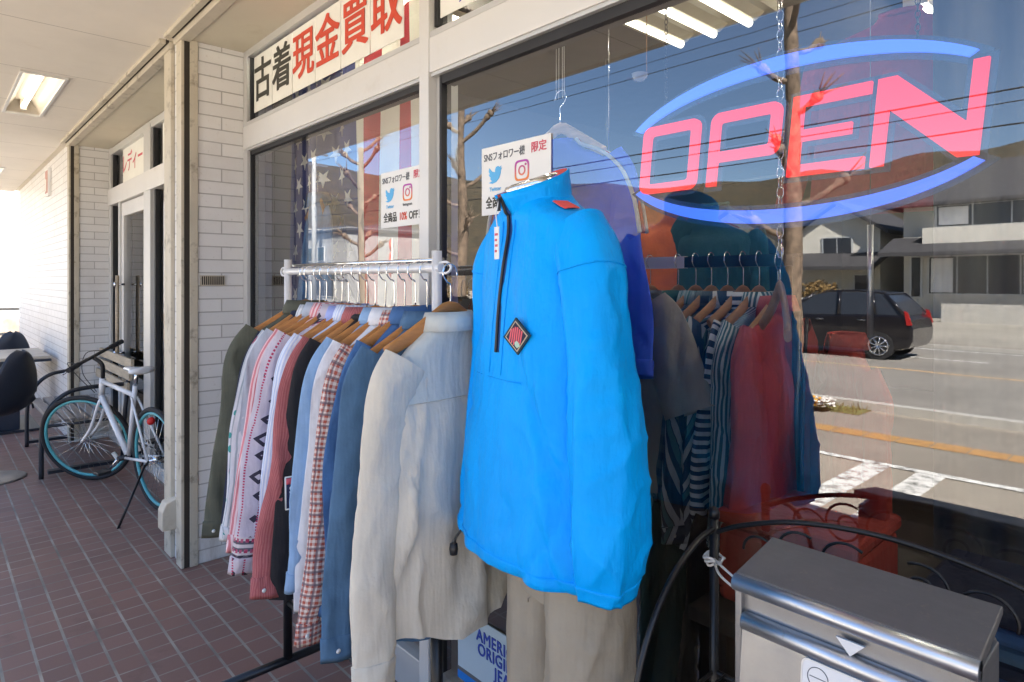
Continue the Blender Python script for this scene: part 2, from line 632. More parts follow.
def bx(*a):
    """one or more boxes given as (x0,y0,z0,x1,y1,z1)"""
    m = MB()
    for b in a:
        m.box(b[:3], b[3:])
    return m


def tag(o, label, cat, group=None):
    o["label"] = label
    o["category"] = cat
    if group:
        o["group"] = group
    return o


def empty(name, loc, label, cat, group=None, rz=0):
    o = bpy.data.objects.new(name, None)
    o.empty_display_size = 0.1
    COL.objects.link(o)
    o.location = loc
    o.rotation_euler = (0, 0, rz)
    return tag(o, label, cat, group)


def struct(o, kind="structure"):
    o["kind"] = kind
    return o


def copy_tree(o, parent=None):
    c = o.copy()
    COL.objects.link(c)
    if parent is not None:
        c.parent = parent
    for ch in list(o.children):
        copy_tree(ch, c)
    return c


def lettering(body, size, mat, name, parent, loc, bold=0.0, stretch=1.0, align='CENTER', space=1.0, rot=(R(90), 0, 0), ext=0.0004, shear=0.0):
    cu = bpy.data.curves.new(name, 'FONT')
    cu.body = body
    cu.size = size
    cu.align_x = align
    cu.align_y = 'CENTER'
    cu.offset = bold * size
    cu.extrude = ext
    cu.space_character = space
    cu.shear = shear
    cu.resolution_u = 4
    ob = bpy.data.objects.new(name, cu)
    COL.objects.link(ob)
    dg = bpy.context.evaluated_depsgraph_get()
    me = bpy.data.meshes.new_from_object(ob.evaluated_get(dg))
    bpy.data.objects.remove(ob)
    me.materials.clear()
    me.materials.append(mat)
    o = bpy.data.objects.new(name, me)
    COL.objects.link(o)
    o.parent = parent
    o.location = loc
    o.rotation_euler = rot
    o.scale = (stretch, 1, 1)
    return o


def bez(p0, p1, p2, p3, n=10):
    out = []
    for i in range(n + 1):
        t = i / n
        out.append(Vector(p0) * (1 - t) ** 3 + Vector(p1) * 3 * t * (1 - t) ** 2 + Vector(p2) * 3 * t * t * (1 - t) + Vector(p3) * t ** 3)
    return out


def smooth_pts(pts, n=6):
    """Catmull-Rom through points"""
    P = [Vector(p) for p in pts]
    P = [P[0] * 2 - P[1]] + P + [P[-1] * 2 - P[-2]]
    out = []
    for i in range(1, len(P) - 2):
        for k in range(n):
            t = k / n
            a, b, c, d = P[i - 1], P[i], P[i + 1], P[i + 2]
            out.append(0.5 * ((2 * b) + (c - a) * t + (2 * a - 5 * b + 4 * c - d) * t * t + (3 * b - a - 3 * c + d) * t ** 3))
    out.append(P[-2])
    return out


def interp(prof, n):
    """resample a list of tuples with Catmull-Rom"""
    dim = len(prof[0])
    P = [prof[0]] + list(prof) + [prof[-1]]
    out = []
    segs = len(prof) - 1
    for q in range(n):
        x = q / (n - 1) * segs
        i = min(int(x), segs - 1)
        t = x - i
        a, b, c, d = P[i], P[i + 1], P[i + 2], P[i + 3]
        out.append(tuple(0.5 * ((2 * b[k]) + (c[k] - a[k]) * t + (2 * a[k] - 5 * b[k] + 4 * c[k] - d[k]) * t * t + (3 * b[k] - a[k] - 3 * c[k] + d[k]) * t ** 3) for k in range(dim)))
    return out


YG = 1.33     # glass plane
PX = -3.62    # jamb of the main bay
ZT, ZH = 2.214, 2.37   # header bottom / top
ZC = 2.80     # ceiling
MX0, MX1 = -1.897, -1.84   # mullion
GZ = -0.15    # street level


# ------------------------------------------------------------------ ground, street, hills
struct(bx((-14, -0.75, -0.4, 7, 12, -0.001)).build("arcade_floor", M['floor']))
struct(bx((-14, -0.90, -0.4, 7, -0.752, -0.004)).build("kerb", M['kerb']))
g = MB()
g.quad((-900, -900, GZ), (900, -900, GZ), (900, 900, GZ), (-900, 900, GZ))
struct(g.build("ground", M['asphalt']))


def sheet(name, mat, x0, y0, x1, y1, z):
    m = MB()
    m.quad((x0, y0, z), (x1, y0, z), (x1, y1, z), (x0, y1, z))
    return struct(m.build(name, mat))


ML = 2 * YG      # mirrored depth -> real: y = ML - ym
sheet("pavement", M['paving'], -120, -6.05, 60, -3.75, GZ + 0.004)
sheet("road", M['road'], -160, -15.6, 90, -6.35, GZ + 0.004)
sheet("gravel_lot", M['lot'], -60, -34, 40, -17.2, GZ + 0.004)
sheet("far_pavement", M['paving'], -160, -17.2, 90, -15.75, GZ + 0.006)
struct(bx((-120, -6.35, GZ, 60, -6.2, GZ + 0.10)).build("kerb", M['kerb']))
struct(bx((-160, -15.75, GZ, 90, -15.6, GZ + 0.08)).build("kerb", M['kerb']))
sheet("verge", M['grass'], -40, -6.2, -2.9, -5.75, GZ + 0.010)
m = MB()
for k in range(150):
    x0 = -40 + k * 0.31
    m.quad((x0, -4.92, GZ + 0.008), (x0 + 0.297, -4.92, GZ + 0.008), (x0 + 0.297, -4.63, GZ + 0.008), (x0, -4.63, GZ + 0.008))
struct(m.build("tactile_strip", M['roadyellow']))


def marking(name, mat, pts, w, z=GZ + 0.008):
    m = MB()
    for (a, b) in pts:
        a, b = Vector(a), Vector(b)
        t = (b - a).normalized()
        n = Vector((-t.y, t.x)) * w / 2
        m.quad((*(a - n), z), (*(b - n), z), (*(b + n), z), (*(a + n), z))
    return struct(m.build(name, mat))


marking("white_edge_line", M['roadwhite'], [((-40, -3.68), (20, -3.68))], 0.10)
marking("white_parking_line", M['roadwhite'], [((-2.02, -3.62), (-2.02, -2.0)), ((-1.60, -3.62), (-1.60, -2.1))], 0.21)
marking("road_edge_line", M['roadwhite'], [((-160, -6.75), (90, -6.75)), ((-160, -15.1), (90, -15.1))], 0.14)
marking("centre_line", M['roadorange'], [((-160, -10.7), (90, -10.7))], 0.16)
marking("lane_line", M['roadwhite'], [((-160, -13.0), (-3.0, -13.0)), ((-1.2, -13.4), (90, -13.4))], 0.14)

# hills beyond the street: a height field in polar steps
m = MB()
rows, cx, cyy = [], 0.0, 0.0
for a in range(0, 181):
    ang = R(170 + a * 1.15)
    row = []
    for k in range(22):
        r = 95 + k * 14
        t = k / 21
        e = 0.166 + 0.022 * math.sin(a * 0.07 + 0.6) + 0.02 * noise.noise((a * 0.045, 3.1, 0)) + 0.010 * noise.noise((a * 0.22, 7, 0))
        h = e * 390 * (3 * t * t - 2 * t ** 3) + 4 * noise.noise((a * 0.2, k * 0.6, 1)) * t
        row.append((cx + r * math.cos(ang), cyy + r * math.sin(ang), GZ - 0.6 + h))
    rows.append(row)
m.grid(rows)
hm = NT("dry_wooded_hillside")
ob_ = hm.obj()
hn = hm.ramp(hm.noise(ob_, 0.05, 6, 0.7), 0.35, 0.7)
hn2 = hm.ramp(hm.noise(ob_, 0.35, 5, 0.75), 0.35, 0.65)
hc = hm.mix(hn, (0.12, 0.078, 0.036), (0.05, 0.046, 0.022))
hc = hm.mix(hm.math('MULTIPLY', hn2, 0.6), hc, (0.05, 0.042, 0.022))
hv = hm.n("TexVoronoi")
hv.inputs["Scale"].default_value = 0.28
hm.l(ob_, hv.inputs["Vector"])
hc = hm.mix(hm.math('MULTIPLY', hm.ramp(hv.outputs["Distance"], 0.2, 0.75), 0.65), hc, (0.035, 0.03, 0.018))
hm.set(Base_Color=hc, Roughness=1.0)
hm.bump(hm.noise(ob_, 0.4, 5, 0.7), 1.0, 2.0)
struct(m.build("hills", hm.m))

# ------------------------------------------------------------------ the shop building
shop = empty("shop_building", (0, 0, 0), "low shop arcade faced with white brick tile, long aluminium windows and a boarded ceiling", "shop building")


def part(name, mat, *boxes, bevel=0):
    for b in boxes:
        o = bx(b).build(name, mat, shop, bevel)
    return o


JX = -7.15    # jamb of the entrance bay
part("tiled_wall", M['tile'], (-11.6, 1.0, 0, JX, 1.46, 2.84))
part("tiled_pillar", M['tile'], (-3.80, 1.0, 0, PX, 1.46, 2.84))
part("tiled_pillar", M['tile'], (1.4, 1.0, 0, 6.5, 1.46, 2.84))
# shutter guide channels
for x, s_ in ((PX, 1), (JX, 1)):
    part("shutter_channel", M['creamold'], (x - 0.085, 0.982, 0, x + 0.004, 0.997, 2.78), (x - 0.004, 1.024, 0, x + 0.012, 1.062, 2.78), bevel=0.002)
    part("channel_slot", M['slot'], (x - 0.004, 0.997, 0, x + 0.002, 1.024, 2.78))
part("shutter_channel", M['creamold'], (-3.93, 0.98, 0, -3.803, 1.06, 2.78), bevel=0.003)
# ceiling around the two recessed lamps, in front of the shops
LY0, LY1 = 0.44, 0.67
LAMPS = [(-6.22, -4.95), (-10.6, -9.33), (-1.6, -0.33)]
xs = [-11.75]
cb = [(-11.75, -0.3, ZC, 6.5, LY0, ZC + 0.04), (-11.75, LY1, ZC, 6.5, 0.955, ZC + 0.04)]
edge = -11.75
for a, b in sorted(LAMPS):
    cb.append((edge, LY0, ZC, a, LY1, ZC + 0.04))
    edge = b
cb.append((edge, LY0, ZC, 6.5, LY1, ZC + 0.04))
part("ceiling", M['ceil'], *cb)
part("fascia", M['cream'], (-11.8, -0.36, 2.802, 6.5, -0.302, 3.4))
for a, b in ((JX - 0.08, -3.80), (PX - 0.1, 1.4)):
    part("shutter_rail", M['creamold'], (a, 0.925, ZC - 0.022, b, 0.957, ZC + 0.03), (a, 0.972, ZC - 0.045, b, 1.03, ZC + 0.03), bevel=0.003)
    part("rail_slot", M['slot'], (a, 0.957, ZC - 0.012, b, 0.972, ZC + 0.03))
    part("soffit", M['soffit'], (a, 1.03, ZC - 0.035, b, 1.46, ZC + 0.03))
part("wall_head", M['cream'], (-11.6, 0.957, ZC - 0.004, JX - 0.09, 1.0, ZC + 0.03), (-3.79, 0.957, ZC - 0.004, PX - 0.11, 1.0, ZC + 0.03))
part("roof", M['concrete'], (-11.8, -0.3, 3.3, 6.5, 11, 3.45))
part("upper_wall", M['cream'], (-11.6, 1.0, ZC + 0.042, 6.5, 1.4, 3.3), (-11.75, -0.3, 2.842, -11.6, 10, 3.3), (6.4, -0.3, 2.842, 6.5, 10, 3.3))
# inner rooms
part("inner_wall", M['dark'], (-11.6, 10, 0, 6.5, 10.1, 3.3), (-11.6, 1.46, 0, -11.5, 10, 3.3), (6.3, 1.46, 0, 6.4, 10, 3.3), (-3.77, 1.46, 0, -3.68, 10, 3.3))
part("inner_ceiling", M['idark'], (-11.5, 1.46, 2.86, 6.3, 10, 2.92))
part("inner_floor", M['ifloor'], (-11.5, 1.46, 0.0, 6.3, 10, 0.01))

# main window: frame, header, panes
FY = 1.30
part("window_frame", M['alu'],
     (PX, FY, 0, PX + 0.055, 1.40, ZT), (PX, FY, ZH, PX + 0.05, 1.40, 2.765),
     (MX1, 1.325, 0.10, MX1 + 0.03, 1.40, ZT), (1.33, FY, 0, 1.4, 1.40, 2.765), bevel=0.002)
part("window_gasket", M['gasket'], (PX + 0.055, 1.318, 0.14, PX + 0.064, 1.36, ZT), (PX + 0.05, 1.318, ZH, PX + 0.062, 1.36, 2.74), (MX1 + 0.03, 1.318, 0.14, MX1 + 0.042, 1.36, ZT),
     (MX1, 1.318, ZH + 0.022, MX1 + 0.02, 1.36, 2.74))
part("mullion", M['alulight'], (MX0, 1.292, 0, MX1, 1.40, 2.765), bevel=0.003)
part("header", M['alulight'], (PX + 0.003, 1.296, ZT + 0.012, MX0, 1.40, ZH - 0.022), (MX1, 1.296, ZT + 0.012, 1.4, 1.40, ZH - 0.022), bevel=0.002)
part("header_trim", M['alu'], (PX + 0.003, 1.303, ZT, MX0, 1.396, ZT + 0.012), (MX1, 1.303, ZT, 1.4, 1.396, ZT + 0.012),
     (PX + 0.003, 1.299, ZH - 0.020, MX0, 1.396, ZH), (MX1, 1.299, ZH - 0.020, 1.4, 1.396, ZH))
part("head_track", M['gasket'], (PX + 0.07, 1.318, ZT - 0.022, MX0, 1.372, ZT), (MX1 + 0.045, 1.318, ZT - 0.03, 1.33, 1.372, ZT))
part("head_frame", M['alu'], (PX, 1.302, 2.728, 1.4, 1.40, 2.765))
part("sill", M['alu'], (PX, 1.302, 0.0, MX0, 1.40, 0.14), (MX1, 1.302, 0, 1.4, 1.40, 0.10), bevel=0.003)


def pane(mat, x0, z0, x1, z1, y=YG):
    m = MB()
    m.quad((x0, y, z0), (x1, y, z0), (x1, y, z1), (x0, y, z1))
    return m.build("window_pane", mat, shop)


pane(M['glass'], PX + 0.05, 0.13, MX0, ZT)
pane(M['glass'], MX1 + 0.02, 0.09, 1.34, ZT - 0.002)
pane(M['glass2'], PX + 0.04, ZH, MX0, 2.74)
pane(M['glass2'], MX1, ZH, 1.34, 2.74)

# entrance bay
part("entrance_frame", M['alu'],
     (JX, FY, 0, JX + 0.085, 1.40, 2.765), (-6.74, FY, 0, -6.68, 1.40, ZT), (-3.89, FY, 0, -3.80, 1.40, 2.765), (JX, 1.303, 2.70, -3.80, 1.40, 2.76),
     (-5.80, 1.296, 0, -5.60, 1.40, 2.74), (-5.60, 1.33, 0, -5.56, 1.40, ZT), (JX + 0.085, 1.303, 0, -6.74, 1.40, 0.10), (-5.60, 1.303, 0, -3.89, 1.40, 0.10), bevel=0.003)
part("entrance_header", M['alulight'], (JX + 0.003, 1.29, ZT, -3.80, 1.402, ZH), bevel=0.003)
part("entrance_gasket", M['gasket'], (JX + 0.085, 1.318, 0.1, JX + 0.11, 1.36, ZT), (JX + 0.085, 1.318, ZH, JX + 0.11, 1.36, 2.70), (-5.56, 1.318, 0.1, -5.53, 1.36, ZT), (-5.60, 1.318, ZH, -5.57, 1.36, 2.70))
pane(M['glass2'], JX + 0.1, 0.1, -6.74, ZT, 1.345)
pane(M['glass2'], -5.56, 0.1, -3.89, ZT, 1.345)
pane(M['glass2'], JX + 0.1, ZH, -5.80, 2.70, 1.345)
pane(M['glass2'], -5.58, ZH, -3.89, 2.70, 1.345)
door = bx((-6.675, 1.315, 0.02, -6.60, 1.365, ZT - 0.01), (-5.875, 1.315, 0.02, -5.805, 1.365, ZT - 0.01), (-6.60, 1.315, ZT - 0.13, -5.875, 1.365, ZT - 0.01), (-6.60, 1.315, 0.02, -5.875, 1.365, 0.17)).build("glass_door", M['alulight'], shop, 0.003)
m = MB()
m.quad((-6.60, 1.34, 0.17), (-5.875, 1.34, 0.17), (-5.875, 1.34, ZT - 0.13), (-6.60, 1.34, ZT - 0.13))
m.build("door_pane", M['glass2'], door)
hb = MB()
hb.tube([(-6.56, 1.26, 0.78), (-6.56, 1.26, 1.55)], 0.016, 12)
hd = hb.build("door_handle", M['bench'], door)
hb = MB()
for z in (0.86, 1.47):
    hb.tube([(-6.56, 1.26, z), (-6.56, 1.316, z)], 0.011, 8)
    hb.tube([(-6.56, 1.243, z - 0.02), (-6.56, 1.243, z + 0.02)], 0.012, 8)
hb.build("handle_bracket", M['chrome'], hd)
# vent in the jamb, bump stop at the pillar foot, plate on the far wall
v_ = bx((PX + 0.0, 1.075, 1.475, PX + 0.008, 1.20, 1.530)).build("wall_vent", M['creamold'], shop)
m = MB()
for k in range(11):
    y = 1.082 + k * 0.0105
    m.box((PX + 0.006, y, 1.480), (PX + 0.0095, y + 0.006, 1.525))
m.build("vent_slot", M['slot'], v_)
m = MB()
m.prism([(0.0, 0.0), (0.075, 0.0), (0.075, 0.10), (0.055, 0.145), (0.0, 0.165)], -0.045, 0.045, 'X', Matrix.Translation((-3.79, 1.0, 0.17)) @ Matrix.Scale(-1, 4, (0, 1, 0)))
m.build("door_stop", M['cream'], shop, 0.006)
m = MB()
m.box((-8.62, 0.97, 2.42), (-8.40, 1.0, 2.72))
wp = m.build("wall_plate", M['white'], shop, 0.004)
m = MB()
m.box((-8.59, 0.966, 2.45), (-8.43, 0.971, 2.69))
m.build("plate_face", plain("faded_pink_plate", (0.55, 0.30, 0.26), 0.6), wp)
m = MB()
m.box((-8.57, 0.962, 2.47), (-8.50, 0.967, 2.60))
m.build("plate_patch", M['papergrey'], wp)

# ------------------------------------------------------------------ lamps
for k, (a, b) in enumerate(sorted(LAMPS)):
    lab = ["recessed ceiling strip lamp nearer the end of the arcade, above the table", "recessed ceiling strip lamp above the bicycle, one tube lit", "recessed ceiling strip lamp over the clothes rail by the big window"][k]
    l_ = empty("ceiling_lamp", ((a + b) / 2, (LY0 + LY1) / 2, ZC), lab, "ceiling lamp", "recessed strip lamps in the arcade ceiling")
    hx, hy = (b - a) / 2, (LY1 - LY0) / 2
    m = MB()
    # trough with slanted sides
    o_ = [(-hx, -hy), (hx, -hy), (hx, hy), (-hx, hy)]
    i_ = [(-hx + 0.05, -hy + 0.06), (hx - 0.05, -hy + 0.06), (hx - 0.05, hy - 0.06), (-hx + 0.05, hy - 0.06)]
    k0 = len(m.v)
    m.v += [Vector((x, y, -0.006)) for x, y in o_] + [Vector((x, y, 0.09)) for x, y in i_]
    for q in range(4):
        r = (q + 1) % 4
        m.face((k0 + q, k0 + r, k0 + 4 + r, k0 + 4 + q))
    m.face((k0 + 4, k0 + 5, k0 + 6, k0 + 7))
    m.build("reflector", M['fixture'], l_, solid=0.004)
    m = MB()
    for s_ in (-1, 1):
        m.box((-hx - 0.008, s_ * hy - 0.008, -0.012), (hx + 0.008, s_ * hy + 0.008, 0.004))
        m.box((s_ * hx - 0.008, -hy + 0.008, -0.012), (s_ * hx + 0.008, hy - 0.008, 0.004))
    m.build("rim", M['alulight'], l_)
    m = MB()
    m.tube([(-hx + 0.1, 0, 0.035), (hx - 0.1, 0, 0.035)], 0.0165, 12)
    m.build("tube", M['tube'], l_)
    m = MB()
    for s_ in (-1, 1):
        m.box((s_ * (hx - 0.085) - 0.014, -0.02, 0.01), (s_ * (hx - 0.085) + 0.014, 0.02, 0.088))
    m.build("socket", M['fixture'], l_)

ic = empty("shop_ceiling_lamp", (-1.70, 2.35, 2.86), "three-tube ceiling lamp glowing inside the shop above the blue track top", "ceiling lamp")
m = MB()
m.box((-0.30, -0.66, -0.07), (0.30, 0.66, -0.02))
m.build("lamp_tray", M['traycream'], ic)
for k in (-0.19, 0, 0.19):
    m = MB()
    m.tube([(k, -0.6, -0.11), (k, 0.6, -0.11)], 0.017, 10)
    m.build("tube", M['tubesoft'], ic)
    m = MB()
    m.prism([(k - 0.07, -0.07), (k + 0.07, -0.07), (k + 0.03, -0.1), (k - 0.03, -0.1)], -0.61, 0.61, 'Y')
    m.build("reflector", M['traycream'], ic)
for q, (x, y0, y1, lab) in enumerate(((-3.75, 6.9, 9.3, "long bare tube lamp at the back of the shop, seen below the letter E"), (0.5, 3.2, 4.4, "unseen tube lamp added deep inside the shop beyond the letter N"), (-2.6, 1.55, 2.2, "tube lamp added behind the mullion to light the striped flag from inside"), (0.9, 1.7, 2.9, "unseen tube lamp added inside the shop above the display table"), (-0.9, 3.3, 4.5, "tube lamp added inside the shop behind the wine red jersey"))):  # all but the first tube are added to brighten the shop and flag
    il = empty("shop_ceiling_lamp", (x, y0, 2.72 if y0 > 3 else 2.80), lab, "ceiling lamp", "bare tube lamps inside the shop")
    L = y1 - y0
    for h in range(2):
        m = MB()
        m.tube([(0, L * h / 2 + 0.04, 0), (0, L * (h + 1) / 2 - 0.04, 0)], 0.02, 10)
        m.build("tube", M['tubein'], il)
    bx((-0.05, 0, 0.025, 0.05, L, 0.138 if y0 > 3 else 0.058)).build("batten", M['fixture'], il)


# ------------------------------------------------------------------ garments
def sgn_pow(c, e):
    return math.copysign(abs(c) ** e, c)


SH = 2.0 / 2.5


def ridge(v, sharp=1.0):
    """creased noise, about -0.5 .. 0.5"""
    n = noise.noise(v)
    return (1 - min(1, abs(n) * 3.2)) ** 2.4 - 0.22


def body_rows(prof, nrow, ncol, seed, amp, tail=0.0, flat_front=0.0, vstretch=1.3, freq=13, crease=1.0):
    P = interp(prof, nrow)
    rows, uvs = [], []
    ztop, zbot = P[0][0], P[-1][0]
    for (z, w, d) in P:
        t = (ztop - z) / (ztop - zbot)
        ft = max(0.0, min(1.0, (t - 0.06) / 0.5))
        row, uu, acc, prev = [], [], 0, None
        for j in range(ncol):
            th = 2 * PI * j / ncol - PI / 2
            c, s = math.cos(th), math.sin(th)
            x = w * sgn_pow(c, SH)
            y = d * sgn_pow(s, SH)
            k = min(1.0, abs(s) * 1.6)
            if flat_front and s < 0:
                k *= min(1.0, max(0.0, (abs(x) - flat_front) / 0.06))
            side = 0 if s < 0 else 9
            # long folds fan out from the shoulders; short creases cross them
            fx = x / (0.55 + 0.45 * t) * freq
            n = 0.7 * noise.noise((fx * 0.7 + seed * 3.1, side, z * vstretch + seed))
            n += crease * 1.0 * ridge((fx * 0.6 + seed + z * 1.6, side + 4, z * 1.2))
            n += crease * 0.45 * ridge((fx * 0.5 + z * 7 + seed, side + 7, z * 6 - x * 5))
            f = amp * ft * n * k
            x2 = x + amp * 0.7 * ft * noise.noise((c * 2 + seed, s * 2, z * 3.0))
            zz = z
            if tail and t > 0.7:
                q = (t - 0.7) / 0.3
                zz = z - tail * q * (0.5 + 0.5 * math.cos(PI * x / w)) + tail * 0.5 * q
                zz += 0.012 * q * noise.noise((c * 3 + seed, s * 3, 1))
            p = Vector((x2, y + f, zz))
            if prev is not None:
                acc += (p - prev).length
            prev = p
            row.append(p)
            uu.append((acc, -z))
        uu.append((acc + (row[0] - prev).length, -z))
        rows.append(row)
        uvs.append(uu)
    return rows, uvs


def sleeve_rows(path, rad, seed, amp=0.009, n=36, per=12, lens=1.0, lensx=1.0):
    """limp sleeve: path points, rad list of (thickness along local y, half width) per point; lens > 1 gives pressed edges"""
    pts = smooth_pts(path, per)
    rr = interp(rad, len(pts))
    rows, uvs = [], []
    L = 0
    for i, p in enumerate(pts):
        t = (pts[min(i + 1, len(pts) - 1)] - pts[max(i - 1, 0)]).normalized()
        up = Vector((0, 1, 0))
        up = (up - t * up.dot(t)).normalized()
        b = t.cross(up)
        if i:
            L += (p - pts[i - 1]).length
        ra, rb = rr[i]
        tt = i / (len(pts) - 1)
        g = min(1, tt * 3.5)
        row = []
        for j in range(n):
            a = 2 * PI * j / n
            ca, sa = math.cos(a), math.sin(a)
            yy = ra * sgn_pow(ca, lens)
            xx = rb * sgn_pow(sa, lensx)
            q = (xx if lensx <= 1 else yy) * 15
            sd = (3 if ca > 0 else 8) if lensx <= 1 else (3 if sa > 0 else 8)
            f = 0.6 * noise.noise((q * 0.7 + seed, sd, L * 2.0 + seed)) + 0.9 * ridge((q * 0.6 + seed + L * 2.2, sd + 2, L * 1.7)) + 0.5 * ridge((q * 0.5 + L * 9 + seed, sd + 5, L * 7 - q * .6))
            f *= amp * g * (min(1, abs(ca) * 2) if lensx <= 1 else min(1, abs(sa) * 2))
            e = amp * 0.7 * g * noise.noise((sa * 1.5 + seed, 2, L * 5))
            row.append(p + up * (yy + f) + b * (xx + e * sa) if lensx <= 1 else p + up * (yy + e * ca) + b * (xx + f * (1 if sa > 0 else -1)))
        rows.append(row)
        pm = PI * (ra + rb)
        uvs.append([(pm * j / n, L) for j in range(n + 1)])
    return rows, uvs


def cuff_rows(rows, length, grow=1.05, lift=0.0012):
    """a band laid over the last part of a sleeve"""
    out, L = [], 0
    for i in range(len(rows) - 1, 0, -1):
        c = sum(rows[i], Vector()) / len(rows[i])
        out.append([c + (p - c) * grow + (p - c).normalized() * lift for p in rows[i]])
        c2 = sum(rows[i - 1], Vector()) / len(rows[i])
        L += (c - c2).length
        if L > length:
            break
    # close the top edge onto the sleeve and turn the hem inwards
    c = sum(out[-1], Vector()) / len(out[-1])
    out.append([c + (p - c) * 0.93 + Vector((0, 0, 0.002)) for p in out[-1]])
    c = sum(out[0], Vector()) / len(out[0])
    out.insert(0, [c + (p - c) * 0.80 + Vector((0, 0, 0.012)) for p in out[0]])
    return out


def put(name, mat, rows, uvs, parent, closed=True, solid=0, sub=0):
    m = MB()
    m.grid(rows, closed, True, uvs)
    return m.build(name, mat, parent, solid=solid, sub=sub)


def shirt(name, label, cat, group, loc, rz, fab, w=0.225, d=0.03, L=0.74, sl=0.62, seed=1, collar='shirt', amp=0.010, tail=0.035, cuff=None, spread=0.0, sr=1.0, fwd=-0.02, collar_mat=None, sleeves=(-1, 1), flat_front=0.0, tilt=(0, 0), sa_=0.0135):
    o = empty(name, loc, label, cat, group, rz)
    o.rotation_euler = (tilt[0], tilt[1], rz)
    prof = [(0.012, 0.058, 0.038), (-0.002, 0.074, 0.040), (-0.026, 0.102, 0.034), (-0.055, w * 0.72, 0.027), (-0.095, w * 0.90, 0.023), (-0.145, w * 0.985, 0.024),
            (-0.22, w * 1.0, d * 0.9), (-0.42, w * 1.03, d * 1.05), (-L * 0.8, w * 1.08, d * 1.2), (-L, w * 1.12, d * 1.3)]
    r, u = body_rows(prof, 46, 84, seed, amp, tail, flat_front)
    put("body", fab, r, u, o)
    for s in sleeves:
        rnd = random.Random(seed * 7 + s)
        j1, j2 = rnd.uniform(-.014, .014), rnd.uniform(-.02, .02)
        end = -0.10 - sl
        if sl > 0.35:
            path = [(s * (w - 0.062), 0, -0.080), (s * (w - 0.012), 0, -0.165), (s * (w + 0.012 + spread * .3), fwd * .3 + j1, -0.10 - sl * 0.42), (s * (w + 0.028 + spread * .7), fwd * .8 + j2, -0.10 - sl * 0.75), (s * (w + 0.036 + spread), fwd, end)]
            rad = [(0.020 * sr, 0.076), (0.021 * sr, 0.074), (0.022 * sr, 0.066), (0.021 * sr, 0.058), (0.020 * sr, 0.050)]
        else:
            path = [(s * (w - 0.055), 0, -0.085), (s * (w + 0.0), 0, -0.16), (s * (w + 0.03 + spread), fwd, end)]
            rad = [(0.022 * sr, 0.080), (0.026 * sr, 0.085), (0.030 * sr, 0.092)]
        r, u = sleeve_rows(path, rad, seed + s * 3, sa_, 40, 12, 1.25)
        put("sleeve", fab, r, u, o)
        if sl > 0.35 and collar != 'crew':
            e = Vector(path[-1])
            put("cuff", cuff or fab, cuff_rows(r, 0.058), None, o)
            m = MB()
            m.lathe([(0, 0.0025), (0.005, 0.0022), (0.0058, 0)], (0, 0, 0), 10, Matrix.Translation(e + Vector((s * 0.025, 0.024 * sr, 0.030))) @ Matrix.Rotation(R(-90), 4, 'X'))
            m.build("button", M['paper'], o)
    if collar == 'shirt':
        rows, g0 = [], R(16)
        for (rx, ry, z, dz) in ((0.060, 0.045, 0.002, 0), (0.061, 0.046, 0.036, .004), (0.066, 0.051, 0.040, .004), (0.076, 0.058, 0.020, 0), (0.084, 0.064, -0.006, -.010)):
            row = []
            for q in range(31):
                a = -PI / 2 + g0 + (2 * PI - 2 * g0) * q / 30
                fr = max(0, -math.sin(a))
                row.append((rx * math.cos(a), ry * math.sin(a), z + dz * fr * 2 - 0.012 * fr))
            rows.append(row)
        put("collar", collar_mat or fab, rows, None, o, False, solid=0.0025)
    elif collar == 'crew':
        m = MB()
        m.tube([(0.066 * math.cos(a), 0.045 * math.sin(a), 0.010 - 0.014 * max(0, -math.sin(a))) for a in [2 * PI * q / 28 for q in range(28)]], 0.010, 8, closed=True)
        m.build("collar", collar_mat or fab, o)
    return o


HANG = None


def hanger(label, loc, rz, group, mat=None, hook=0.135, tilt=(0, 0)):
    """wooden clothes hanger, hook top at loc.z + hook"""
    o = empty("clothes_hanger", loc, label, "hanger", group, rz)
    o.rotation_euler = (tilt[0], tilt[1], rz)
    m = MB()
    pts, rad = [], []
    for q in range(-10, 11):
        x = q / 10 * 0.185
        a = abs(x)
        pts.append((x, -0.018 * (a / 0.2) ** 2 * 1.0, 0.034 - 0.66 * max(0, a - 0.012) + 0.35 * a * a))
        rad.append((0.019 - 0.040 * max(0, a - 0.10), 0.0075 + 0.015 * max(0, a - 0.12)))
    m.tube(pts, rad, 12, side=(0, 0, 1))
    m.build("hanger_arm", mat or M['hanger'], o)
    m = MB()
    h = hook
    P = [(0, 0, 0.045), (0, 0, h - 0.040), (0.012, 0, h - 0.030), (0.024, 0, h - 0.012), (0.020, 0, h + 0.008), (0.006, 0, h + 0.0165), (-0.012, 0, h + 0.011), (-0.021, 0, h - 0.006), (-0.021, 0, h - 0.014)]
    m.tube(smooth_pts(P, 5), 0.0019, 8)
    m.build("hook", M['chrome'], o)
    return o


